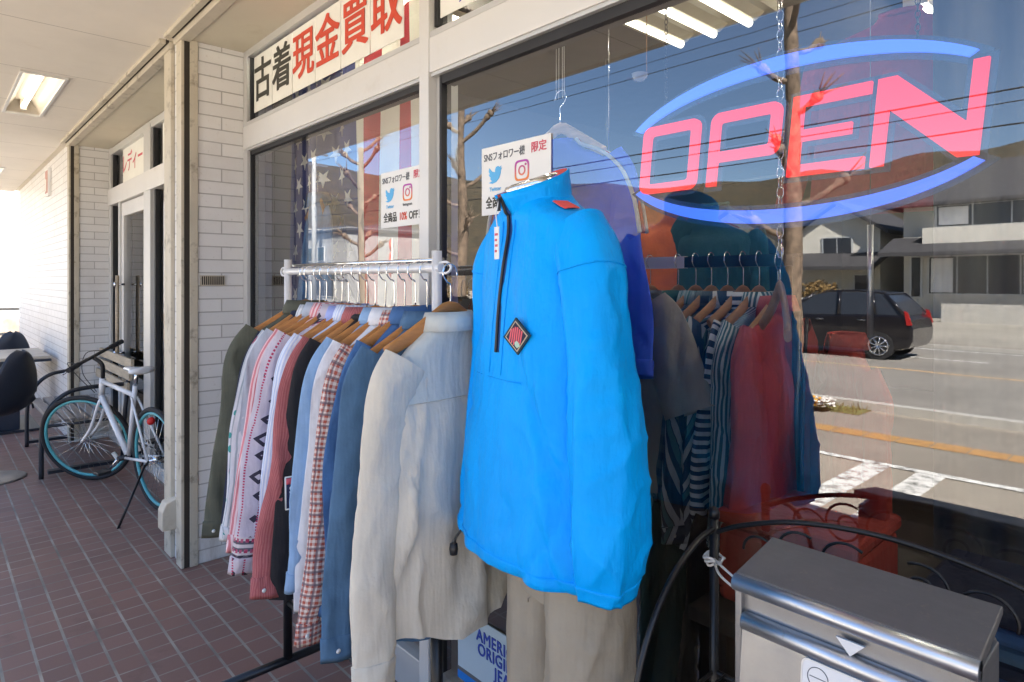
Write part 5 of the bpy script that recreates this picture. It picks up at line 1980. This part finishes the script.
def shell_chair(x, y, rz, label, seat_z, kind):
    c = empty("shell_chair", (x, y, 0), label, "chair", "dark shell chairs at the cafe table", R(rz))
    prof = [(-0.24, 0.01), (-0.22, -0.005), (-0.10, -0.02), (0.05, -0.02), (0.16, 0.01), (0.22, 0.09), (0.25, 0.20), (0.275, 0.32), (0.29, 0.43), (0.295, 0.47)]
    wd = [0.16, 0.19, 0.205, 0.205, 0.205, 0.20, 0.185, 0.15, 0.09, 0.02]
    P = interp([(a, b, w) for (a, b), w in zip(prof, wd)], 26)
    rows = []
    for (a, b, w) in P:
        rows.append([(w * t * (1), a + 0.0 - 0.05 * t * t * (1 if b > .05 else 0.3), seat_z + b + 0.05 * t * t * (1 if b < .1 else 0.2)) for t in [q / 8 - 1 for q in range(17)]])
    m = MB()
    m.grid(rows, False, True)
    m.build("shell", M['shell'], c, solid=0.016)
    if kind == 'pedestal':
        m = MB()
        m.lathe([(0.0, 0.022), (0.035, 0.045), (0.028, 0.07), (0.028, seat_z - 0.04), (0.06, seat_z - 0.025), (0.06, seat_z - 0.015)], (0, 0, 0), 24)
        m.build("column", M['chrome'], c)
        m = MB()
        m.lathe([(0.0, 0.024), (0.06, 0.022), (0.20, 0.012), (0.215, 0.006), (0.215, 0.0), (0.0, 0.0)], (0, 0, 0), 44)
        m.build("base_disc", M['steel'], c)
    else:
        for sx in (-1, 1):
            for sy in (-1, 1):
                m = MB()
                m.tube([(sx * 0.14, sy * 0.13, seat_z - 0.01), (sx * 0.21, sy * 0.21, 0)], 0.011, 8)
                m.build("leg", M['navyiron'], c)


shell_chair(-6.22, 0.37, -52, "dark shell chair on a chrome disc foot, nearer the bicycle", 0.50, 'pedestal')
shell_chair(-9.55, 0.70, -80, "dark shell chair behind the cafe table, only its back showing above the top", 0.44, 'legs')

# railing and building beyond the end of the arcade
fe = empty("metal_railing", (-13.2, 0, 0), "beige metal railing beyond the end of the arcade", "railing")
for y in (-1.4, 0.35, 2.1):
    bx((-0.05, y - 0.05, 0 + GZ, 0.05, y + 0.05, 1.12)).build("post", M['cream'], fe, 0.004)
for z in (0.62, 1.02):
    bx((-0.02, -3.0, z, 0.02, 3.5, z + 0.045)).build("rail", M['cream'], fe)
bd = empty("white_building", (-26, 3, 0), "bright white building past the end of the arcade", "building")
bx((-6, -7, GZ, 0, 12, 5.4)).build("wall", M['whitewall'], bd)
bx((-0.1, -7.2, 5.4, 0.4, 12, 5.7)).build("eave", M['whitewall'], bd)
for y, z0, z1 in ((-3.2, 2.55, 3.25), (0.6, 2.55, 3.25), (-3.2, 0.5, 1.4)):
    w = bx((0, y, z0, 0.06, y + 1.9, z1)).build("window", M['alulight'], bd)
    bx((0.05, y + 0.08, z0 + 0.06, 0.075, y + 1.82, z1 - 0.06)).build("pane", plain("pale_green_window_film", (0.35, 0.40, 0.33), 0.2), w)
wall_l = empty("low_wall", (-16, 0, 0), "low brown hedge wall behind the beige railing", "wall")
bx((-0.4, -4, GZ, 0, 4, 0.75)).build("wall", plain("brown_block_wall", (0.16, 0.13, 0.10), 0.9, var=0.3, bump=0.4), wall_l)

# ------------------------------------------------------------------ bicycle
bk = empty("bicycle", (-4.64, 1.13, 0), "white bicycle with turquoise rims leaning on its kickstand in the entrance bay", "bicycle", rz=R(180 - 4))
# local: +x is forward, z up
WR = 0.325


def wheel(name, parent, mtx):
    w = bpy.data.objects.new(name, None)
    COL.objects.link(w)
    w.parent = parent
    w.matrix_basis = mtx
    m = MB()
    m.tube([(WR * math.cos(2 * PI * q / 56), 0, WR * math.sin(2 * PI * q / 56)) for q in range(56)], 0.0165, 10, closed=True)
    m.build("tyre", M['rubber'], w)
    m = MB()
    m.tube([((WR - 0.024) * math.cos(2 * PI * q / 56), 0, (WR - 0.024) * math.sin(2 * PI * q / 56)) for q in range(56)], (0.011), 8, closed=True, flat=1.0)
    m.build("rim", M['teal'], w)
    m = MB()
    for q in range(28):
        a = 2 * PI * q / 28
        b = a + (0.35 if q % 2 else -0.35)
        s = 0.022 if q % 4 < 2 else -0.022
        m.tube([(0.022 * math.cos(b), s, 0.022 * math.sin(b)), ((WR - 0.03) * math.cos(a), 0, (WR - 0.03) * math.sin(a))], 0.0011, 5)
    m.build("spokes", M['chrome'], w)
    m = MB()
    m.tube([(0, -0.05, 0), (0, 0.05, 0)], 0.008, 10)
    m.tube([(0, -0.028, 0), (0, 0.028, 0)], 0.020, 14)
    m.build("hub", M['chrome'], w)
    m = MB()
    m.box((0.10, -0.006, 0.18), (0.128, 0.006, 0.26), Matrix.Rotation(R(200), 4, 'Y'))
    m.build("reflector", M['papergrey'], w)
    return w


RW = Vector((0, 0, WR + 0.015))
FW_ = Vector((1.04, 0, WR + 0.015))
BBk = Vector((0.43, 0, 0.285))
SEAT = Vector((0.26, 0, 0.80))
HT = Vector((0.80, 0, 0.80))
HB = Vector((0.845, 0, 0.665))
frame_ = MB()
frame_.tube([BBk, HB], 0.021, 14)
frame_.tube([SEAT + (BBk - SEAT) * 0.14, HT + (HB - HT) * 0.2], 0.0165, 14)
frame_.tube([BBk, SEAT], 0.016, 14)
frame_.tube([HT, HB], 0.021, 14)
for s in (-1, 1):
    frame_.tube([BBk + Vector((-.02, s * 0.03, 0)), RW + Vector((0, s * 0.055, 0))], 0.010, 10)
    frame_.tube([SEAT + (BBk - SEAT) * 0.16 + Vector((0, s * 0.018, 0)), RW + Vector((0, s * 0.055, 0))], 0.008, 10)
frame_.build("frame", M['bikewhite'], bk)
wheel("wheel", bk, Matrix.Translation(RW))
ax = (HT - HB).normalized()
SM = Matrix.Translation(HB) @ Matrix.Rotation(R(38), 4, ax) @ Matrix.Translation(-HB)
wheel("wheel", bk, SM @ Matrix.Translation(FW_))


def turned(m, name, mat, parent=None):
    m.v = [SM @ v for v in m.v]
    return m.build(name, mat, parent or bk)


m = MB()
for s in (-1, 1):
    m.tube(smooth_pts([HB + Vector((0.0, 0, -0.012)), HB + Vector((0.008, s * 0.045, -0.05)), HB + Vector((0.10, s * 0.055, -0.22)), FW_ + Vector((0, s * 0.055, 0))], 6), 0.011, 10)
turned(m, "fork", M['bikewhite'])
m = MB()
m.tube(smooth_pts([HT, HT + Vector((-0.02, 0, 0.10)), HT + Vector((0.03, 0, 0.16))], 5), 0.014, 12)
turned(m, "stem", M['blackplastic'])
m = MB()
HBR = HT + Vector((0.03, 0, 0.165))
m.tube(smooth_pts([HBR + Vector((-0.03, -0.29, 0.01)), HBR + Vector((-0.01, -0.12, 0.006)), HBR, HBR + Vector((-0.01, 0.12, 0.006)), HBR + Vector((-0.03, 0.29, 0.01))], 5), 0.0125, 10)
bar_ = turned(m, "handlebar", M['blackplastic'])
for s in (-1, 1):
    m = MB()
    m.tube([HBR + Vector((-0.03, s * 0.30, 0.01)), HBR + Vector((-0.018, s * 0.18, 0.008))], 0.0175, 12)
    turned(m, "grip", M['rubber'], bar_)
    m = MB()
    m.tube([HBR + Vector((0.0, s * 0.15, 0)), HBR + Vector((0.05, s * 0.18, -0.02)), HBR + Vector((0.035, s * 0.27, -0.025))], 0.006, 8)
    turned(m, "brake_lever", M['chrome'], bar_)
    m = MB()
    m.tube(smooth_pts([HBR + Vector((0.02, s * 0.14, 0)), HBR + Vector((0.12, s * 0.10, 0.0)), HBR + Vector((0.13, s * 0.03, -0.12)), HBR + Vector((0.05, s * 0.01, -0.27))], 6), 0.0028, 6)
    turned(m, "cable", M['blackplastic'])
m = MB()
m.tube([SEAT, SEAT + Vector((-0.035, 0, 0.09))], 0.0125, 10)
m.build("seat_post", M['chrome'], bk)
rows = []
for (x, w, z, h) in ((0.155, 0.012, 0.905, .015), (0.14, 0.024, 0.918, .03), (0.05, 0.032, 0.922, .04), (-0.04, 0.065, 0.928, .05), (-0.10, 0.085, 0.935, .055), (-0.125, 0.07, 0.933, .05), (-0.135, 0.03, 0.925, .03)):
    rows.append([(SEAT.x - 0.02 + x, w * math.cos(a), z - h * 0.5 + h * 0.5 * math.sin(a) * (1 if math.sin(a) > 0 else 0.8)) for a in [2 * PI * q / 18 for q in range(18)]])
m = MB()
m.grid(rows, True, True, None, True, True)
m.build("saddle", M['bikewhite'], bk)
m = MB()
m.tube([BBk + Vector((0.09 * math.cos(2 * PI * q / 28), -0.055, 0.09 * math.sin(2 * PI * q / 28))) for q in range(28)], 0.006, 6, closed=True)
m.tube([BBk + Vector((0, -0.07, 0)), BBk + Vector((0, 0.07, 0))], 0.018, 12)
cr_ = m.build("crank", M['blackplastic'], bk)
for s in (-1, 1):
    e = BBk + Vector((s * 0.13, s * 0.08, -s * 0.10))
    m = MB()
    m.tube([BBk + Vector((0, s * 0.07, 0)), e], 0.009, 8)
    m.build("crank_arm", M['chrome'], cr_)
    m = MB()
    m.box((e.x - 0.045, e.y, e.z - 0.010), (e.x + 0.045, e.y + s * 0.085, e.z + 0.010))
    m.build("pedal", M['blackplastic'], cr_, 0.004)
m = MB()
m.tube(smooth_pts([RW + Vector((0.0, 0.05, 0.0)), RW + Vector((0.01, 0.07, -0.03))], 3), 0.008, 8)
m.tube([RW + Vector((0.005, 0.07, -0.02)), RW + Vector((-0.12, 0.30, -RW.z))], 0.0075, 8)
m.tube([RW + Vector((-0.11, 0.275, -RW.z + 0.005)), RW + Vector((-0.135, 0.315, -RW.z + 0.003))], 0.011, 8)
m.build("kickstand", M['blackmetal'], bk)
m = MB()
m.lathe([(0, 0.02), (0.02, 0.016), (0.026, 0)], (0, 0, 0), 16, Matrix.Translation((-0.02, 0.03, 0.60)) @ Matrix.Rotation(R(-90), 4, 'Y'))
m.build("tail_reflector", emit("red_reflector_plastic", (0.7, 0.02, 0.02), 0.0), bk)
m = MB()
for z in (0.012, -0.012):
    m.tube([BBk + Vector((0, -0.055, 0.09 * (1 if z > 0 else -1))), RW + Vector((0, -0.055, 0.03 * (1 if z > 0 else -1)))], 0.004, 6)
m.build("chain", M['blackmetal'], bk)
bk.rotation_euler = (R(-3), R(0), R(190))


# ------------------------------------------------------------------ the street (mostly seen mirrored in the glass)
def street_tree(x, y, label, seed, h=6.4):
    t = empty("street_tree", (x, y, GZ), label, "tree", "pruned street trees along the kerb")
    rnd = random.Random(seed)
    m = MB()
    pts, rad = [], []
    n = 46
    for q in range(n + 1):
        z = h * q / n
        pts.append((0.10 * noise.noise((z * .5, seed, 0)), 0.10 * noise.noise((z * .5, seed, 5)), z))
        r = 0.145 * (1 - 0.55 * q / n) + (0.09 * math.exp(-z * 4))
        rad.append(r * (1 + 0.26 * noise.noise((z * 2.4, seed, 9)) + 0.12 * noise.noise((z * 9, seed, 4))))
    m.tube(pts, rad, 14)
    m.build("trunk", M['bark'], t)
    for k in range(11):
        z = 2.3 + (h - 2.35) * (k / 10) + rnd.uniform(-.1, .1)
        q = min(n, int(z / h * n))
        b = Vector(pts[q])
        a = k * 2.4 + seed
        L = rnd.uniform(0.25, 0.75)
        e = b + Vector((math.cos(a) * L, math.sin(a) * L, L * rnd.uniform(.35, .8)))
        mid = (b + e) / 2 + Vector((0, 0, -0.05))
        m = MB()
        m.tube(smooth_pts([b, mid, e], 5), [0.062] + [0.042] * 8 + [0.07, 0.045], 9)
        m.lathe([(0, -.09), (.055, -.06), (.082, 0), (.055, .06), (0, .08)], tuple(e), 9)
        for w in range(9):
            d = Vector((math.cos(a) + rnd.uniform(-.8, .8), math.sin(a) + rnd.uniform(-.8, .8), rnd.uniform(0.2, 1.3))).normalized()
            m.tube([e, e + d * rnd.uniform(.1, .42)], [0.016, 0.004], 5)
        m.build("cut_branch", M['bark'], t)


TY = ML - 8.6
street_tree(-3.79, TY, "pruned street tree with flowers at its foot, mirrored beside the letter E", 3)
street_tree(-11.0, TY, "pruned street tree mirrored beside the discount poster and blue jacket", 8, 5.6)
street_tree(-15.3, TY, "pruned street tree mirrored over the red flag stripe", 12, 5.2)
for k, (x, y, c, lab) in enumerate(((-3.45, TY + 0.30, (0.75, 0.36, 0.02), "yellow flower clump at the foot of the street tree"), (-3.30, TY + 0.24, (0.75, 0.70, 0.66), "white flower clump beside the yellow one"), (-3.86, TY + 0.34, (0.30, 0.03, 0.10), "dark crimson flower clump at the foot of the street tree"))):
    f = empty("flower_clump", (x, y, GZ + 0.01), lab, "flowers")
    rnd = random.Random(k)
    m, g_ = MB(), MB()
    for q in range(70):
        a, r, z = rnd.uniform(0, 6.28), rnd.uniform(0, .15), rnd.uniform(.06, .17)
        p = Vector((r * math.cos(a), r * math.sin(a), z))
        m.lathe([(0, .012), (.022, .006), (.026, -.004), (0, -.01)], tuple(p), 6)
        g_.tube([(p.x * .4, p.y * .4, 0), p], 0.003, 3)
    m.build("petals", plain("flower_petal", c, 0.7, var=.2), f)
    g_.build("stems", M['grass'], f)
m = MB()
rnd = random.Random(5)
for q in range(2600):
    x, y = rnd.uniform(-16, -2.95), rnd.uniform(-6.17, -5.78)
    a, hgt = rnd.uniform(0, 6.28), rnd.uniform(.03, .11)
    d = Vector((math.cos(a), math.sin(a), 0)) * 0.008
    b = Vector((x, y, GZ + 0.01))
    k = len(m.v)
    m.v += [b - d, b + d, b + Vector((rnd.uniform(-.03, .03), rnd.uniform(-.03, .03), hgt))]
    m.face((k, k + 1, k + 2))
struct(m.build("verge_grass", M['grass']), "stuff")

# dark hatchback on the far lane; its nose points to -x
car = empty("parked_car", (-5.80, -12.75, GZ), "dark compact hatchback stopped on the road", "car")
paint = plain("dark_car_paint", (0.012, 0.011, 0.015), 0.25, 0.3, coat=0.8, var=0.05)
body = [(-1.72, 0.30), (-1.77, 0.45), (-1.74, 0.58), (-1.62, 0.70), (-1.40, 0.79), (-1.1, 0.86), (-0.9, 0.89), (0.3, 0.925), (1.3, 0.95), (1.60, 0.94), (1.70, 0.84), (1.75, 0.66), (1.74, 0.42), (1.66, 0.26), (1.42, 0.20), (-1.5, 0.20)]
m = MB()
m.prism(body, -0.73, 0.73, 'Y')
m.build("body", paint, car, 0.05)
gl = [(-1.0, 0.88), (-0.62, 1.14), (-0.25, 1.34), (0.10, 1.42), (0.7, 1.43), (1.2, 1.38), (1.42, 1.22), (1.62, 0.93)]
m = MB()
rows = [[(a, -0.70 + 0.10 * max(0, (b - .95) / .55), b) for a, b in gl], [(a, 0.70 - 0.10 * max(0, (b - .95) / .55), b) for a, b in gl]]
k = len(m.v)
m.v += [Vector(p) for r in rows for p in r]
m.face(tuple(range(8)))
m.face(tuple(range(15, 7, -1)))
for q in range(8):
    r = (q + 1) % 8
    m.face((q, q + 8, r + 8, r))
m.build("cabin_glass", M['hwin'], car, 0.02)
m = MB()
m.prism([(-0.30, 1.325), (0.10, 1.415), (0.7, 1.425), (1.24, 1.37), (1.22, 1.41), (0.7, 1.465), (0.08, 1.455)], -0.61, 0.61, 'Y')
m.build("roof", paint, car, 0.015)
for s in (-1, 1):
    yo, yi = s * 0.715, s * 0.615
    for pts in (((-1.0, 0.89), (-0.25, 1.35)), ((0.32, 0.93), (0.30, 1.42)), ((1.05, 0.95), (0.98, 1.40)), ((1.60, 0.95), (1.22, 1.38))):
        m = MB()
        m.tube([(pts[0][0], yo, pts[0][1]), (pts[1][0], yi, pts[1][1])], 0.035, 8)
        m.build("pillar", paint, car)
    for x in (-1.12, 1.12):
        m = MB()
        m.tube([(x, s * 0.58, 0.29), (x, s * 0.745, 0.29)], 0.285, 26)
        w = m.build("wheel", M['rubber'], car)
        m = MB()
        for q in range(9):
            a = 2 * PI * q / 9
            m.tube([(x, s * 0.752, 0.29), (x + 0.17 * math.cos(a), s * 0.752, 0.29 + 0.17 * math.sin(a))], 0.018, 5)
        m.tube([(x + 0.185 * math.cos(2 * PI * q / 30), s * 0.752, 0.29 + 0.185 * math.sin(2 * PI * q / 30)) for q in range(30)], 0.016, 6, closed=True)
        m.build("rim", M['chrome'], w)
    m = MB()
    m.prism([(1.64, 0.74), (1.742, 0.74), (1.67, 1.00), (1.60, 1.04)], s * 0.735 - .02, s * 0.735 + .01, 'Y')
    m.build("tail_light", plain("red_lamp_lens", (0.4, 0.02, 0.02), 0.2), car)
    m = MB()
    m.prism([(-1.70, 0.62), (-1.40, 0.82), (-1.30, 0.80), (-1.62, 0.60)], s * 0.735 - .02, s * 0.735 + .008, 'Y')
    m.build("headlight", M['whitemetal'], car)
    for x in (-0.15, 0.72):
        bx((x, s * 0.745 - .012, 0.80, x + 0.17, s * 0.745 + .012, 0.83)).build("door_handle", M['chrome'], car, 0.004)
    m = MB()
    m.lathe([(0, .07), (.08, .04), (.09, -.04), (0, -.07)], (-0.72, s * 0.80, 1.02), 12)
    m.build("wing_mirror", paint, car)
bx((1.725, -0.18, 0.48, 1.74, 0.18, 0.66)).build("number_plate", plain("yellow_number_plate", (0.75, 0.48, 0.02), 0.5), car)


def house(x0, x1, yb, dep, z0, eave, ridge, label, along='x', wall='stucco', wins=(), over=0.6, balc=None, lower=None):
    """house whose front faces +y at y = yb"""
    h = empty("house", ((x0 + x1) / 2, yb, z0), label, "house")
    hx = (x1 - x0) / 2
    ev, rd = eave - z0, ridge - z0
    if along == 'x':
        bx((-hx, -dep, -1.0, hx, 0, ev)).build("wall", M[wall], h)
        m = MB()
        o = over
        A = [Vector(p) for p in ((-hx - o, o, ev - .12), (hx + o, o, ev - .12), (hx + o, -dep - o, ev - .12), (-hx - o, -dep - o, ev - .12))]
        B = [Vector((-hx * .55, -dep / 2, rd)), Vector((hx * .55, -dep / 2, rd))]
        k = 0
        m.v += A + B + [p + Vector((0, 0, -0.14)) for p in A]
        for f in ((0, 1, 5, 4), (1, 2, 5), (2, 3, 4, 5), (3, 0, 4), (0, 6, 7, 1), (1, 7, 8, 2), (2, 8, 9, 3), (3, 9, 6, 0), (6, 9, 8, 7)):
            m.face(f)
        m.build("roof", M['roof'], h)
    else:
        m = MB()
        m.prism([(-hx, -1.0), (hx, -1.0), (hx, ev), (0, rd), (-hx, ev)], -dep, 0, 'Y')
        m.build("wall", M[wall], h)
        m = MB()
        o = over
        sl = (rd - ev) / hx
        for s in (-1, 1):
            m.prism([(s * (hx + o), ev - sl * o + .02), (0, rd + .02), (0, rd + .22), (s * (hx + o), ev - sl * o + .22)], -dep - o, o, 'Y')
        m.build("roof", M['roof'], h)
    for (a, b, c, d, n) in wins:
        a, b = a - (x0 + x1) / 2, b - (x0 + x1) / 2
        c, d = c - z0, d - z0
        w = bx((a - .06, -0.02, c - .06, b + .06, 0.06, d + .06)).build("window", M['alu'], h)
        m = MB()
        st_ = (b - a) / n
        for q in range(n):
            m.box((a + q * st_ + .03, 0.04, c), (a + (q + 1) * st_ - .03, 0.075, d))
        m.build("pane", M['hwin'], w)
        if n > 2:
            m = MB()
            for q in (0, n - 1):
                m.box((a + q * st_ + .10, 0.07, c + .05), (a + (q + 1) * st_ - .15, 0.085, d - .05))
            m.build("blind", M['white'], w)
    if balc:
        a, b, c, d = balc
        a, b = a - (x0 + x1) / 2, b - (x0 + x1) / 2
        bx((a, 0, c - z0, b, 1.0, d - z0)).build("balcony", M[wall], h)
    if lower:
        m = MB()
        m.prism([(0, lower + .55 - z0), (2.2, lower - z0 - .15), (2.2, lower - z0 + .02), (0, lower + .75 - z0)], -hx - .4, hx + .4, 'X')
        m.build("lower_roof", M['roof'], h)
    return h


HY = ML - 33.5
house(-9.6, 3.5, HY, 8, 0.55, 5.15, 7.3, "large two storey house with dark tiled roofs and a white balcony across the street", 'x', 'stucco',
      [(-8.3, -1.5, 3.95, 4.85, 5), (-8.6, -4.2, 0.95, 2.6, 4), (-3.4, 1.4, 0.95, 2.6, 4), (-9.3, -8.9, 0.8, 2.6, 1)], 0.7, (-8.6, 1.5, 3.15, 3.85), 2.75)
house(-14.9, -10.9, HY - 1, 7, 0.5, 4.1, 5.4, "smaller cream house with a gable roof next to the large house", 'y', 'stucco', [(-13.6, -12.2, 2.9, 3.7, 2), (-12.1, -11.4, 1.0, 1.8, 1)], 0.5, None, 2.2)
house(-22.5, -16.2, HY - 2, 8, 0.4, 3.6, 5.6, "low cream house with a wide gable roof farther along the street", 'y', 'stucco', [(-20.5, -18.4, 1.0, 2.4, 3)], 0.6)
house(-33, -25, HY - 3, 8, 0.4, 3.8, 5.8, "dark roofed house between bare gardens down the street", 'x', 'stucco', [(-31, -28, 1.0, 2.4, 3)], 0.6)
house(-44, -37.5, ML - 20, 8, -0.1, 5.0, 5.6, "white flat fronted building far down the street", 'x', 'whitewall', [(-41.5, -40.6, 2.9, 3.8, 1), (-43.2, -42.3, 2.9, 3.8, 1), (-42, -39, 0.5, 2.0, 2)], 0.2)
house(-62, -48, ML - 22, 10, 0, 5.6, 6.4, "pale long building at the far end of the street", 'x', 'stucco', [(-58, -50, 3.2, 4.2, 5), (-58, -50, 0.6, 2.2, 5)], 0.3)
lw = empty("garden_wall", (0, 0, 0), "pale block wall before the houses across the street", "wall")
bx((-35, -27.3, GZ, -10.5, -27.1, 0.75), (-7.2, -27.3, GZ, 6, -27.1, 0.6)).build("wall", M['kerb'], lw)


def shrub(x, y, r, h, label, seed, c=(0.09, 0.085, 0.03), z0=0.0):
    s = empty("shrub", (x, y, z0), label, "shrub", "garden shrubs across the street")
    rnd = random.Random(seed)
    m = MB()
    for q in range(900):
        a, e, rr = rnd.uniform(0, 6.28), rnd.uniform(-1, 1), rnd.uniform(.35, 1) ** .6
        k_ = 1 + .35 * noise.noise((math.cos(a) * 1.5 + seed, math.sin(a) * 1.5, e * 2))
        p = Vector((r * rr * k_ * math.cos(a) * math.sqrt(1 - e * e), r * rr * k_ * math.sin(a) * math.sqrt(1 - e * e), h * .55 + h * .5 * rr * e * k_))
        d = Vector((rnd.gauss(0, 1), rnd.gauss(0, 1), rnd.gauss(0, 1))).normalized() * .09
        u = d.cross(Vector((rnd.gauss(0, 1), rnd.gauss(0, 1), rnd.gauss(0, 1)))).normalized() * .06
        k = len(m.v)
        m.v += [p - d, p + u, p + d, p - u]
        m.face((k, k + 1, k + 2, k + 3))
    m.build("crown", plain("shrub_leaf", c, 0.9, var=.5, scale=2), s)
    m = MB()
    m.tube([(0, 0, -0.3), (0, 0, h * .5)], 0.05, 6)
    m.build("stem", M['bark'], s)


for k, (x, y, r, h, c, lab) in enumerate(((-12.2, -27.9, 1.0, 1.5, (0.16, 0.10, 0.035), "brown rounded shrub before the smaller cream house"), (-14.4, -28, 1.2, 1.9, (0.09, 0.09, 0.03), "olive shrub left of the brown rounded one"), (-17.0, -28.2, 1.3, 2.2, (0.13, 0.10, 0.035), "tall tan shrub before the low cream house"),
                                          (-21.5, -28, 1.4, 1.8, (0.07, 0.08, 0.03), "dark green shrub beside the low cream house"), (-26, -25, 1.6, 2.6, (0.17, 0.15, 0.03), "yellow green bush down the street near the round signs"), (-29.5, -24, 1.5, 2.2, (0.12, 0.13, 0.03), "green bush down the street behind the round signs"),
                                          (-33.0, -22, 1.5, 1.8, (0.16, 0.10, 0.03), "tan bush before the white flat fronted building"))):
    shrub(x, y, r, h, lab, 20 + k, c)

# wires, poles and signs
for k, (x, y, lab) in enumerate(((-38, ML - 18, "concrete utility pole far down the street"), (24, ML - 18, "concrete utility pole up the street beyond the large house"))):
    p = empty("utility_pole", (x, y, GZ), lab, "utility pole")
    m = MB()
    m.tube([(0, 0, 0), (0, 0, 10.6)], [0.17, 0.11], 14)
    m.build("pole", M['concrete'], p)
    for z in (9.6, 8.9):
        bx((-0.05, -0.9, z, 0.05, 0.9, z + .1)).build("cross_arm", M['steel'], p)
WL = ["topmost overhead wire across the street", "second overhead wire from the top across the street", "third overhead wire from the top across the street", "fourth overhead wire, thick and lower, across the street", "fifth overhead wire, just under the thick one, across the street", "lowest overhead wire across the street"]
for k, (yo, z, r) in enumerate(((0.8, 9.72, .010), (-0.8, 9.72, .010), (0.3, 8.9, .012), (0.0, 6.35, .022), (0.05, 6.05, .014), (0.0, 5.55, .020))):
    m = MB()
    pts = []
    for q in range(25):
        t = q / 24
        pts.append((-38 + 62 * t, ML - 18 + yo, z - 0.55 * 4 * t * (1 - t)))
    m.tube(pts, r, 5)
    w = m.build("overhead_wire", M['blackplastic'])
    tag(w, WL[k], "wire", "overhead wires along the street")
sp = empty("traffic_sign", (-26.0, ML - 16.2, GZ), "pole with three round traffic signs down the street", "traffic sign")
m = MB()
m.tube([(0, 0, 0), (0, 0, 3.7)], 0.035, 10)
m.build("pole", M['alu'], sp)
for k, z in enumerate((3.35, 2.70, 2.10)):
    rt = Matrix.Translation((0, 0.05, z)) @ Matrix.Rotation(R(50), 4, 'Z') @ Matrix.Rotation(R(-90), 4, 'X')
    m = MB()
    m.lathe([(0, 0.012), (0.29, 0.012), (0.30, 0.006), (0.30, 0), (0, 0)], (0, 0, 0), 30, rt)
    d_ = m.build("disc", M['inkred'], sp)
    m = MB()
    m.lathe([(0, 0.018), (0.21, 0.018), (0.215, 0.011)], (0, 0, 0), 30, rt)
    m.build("disc_face", M['white'] if k == 0 else M['inkblue'], d_)
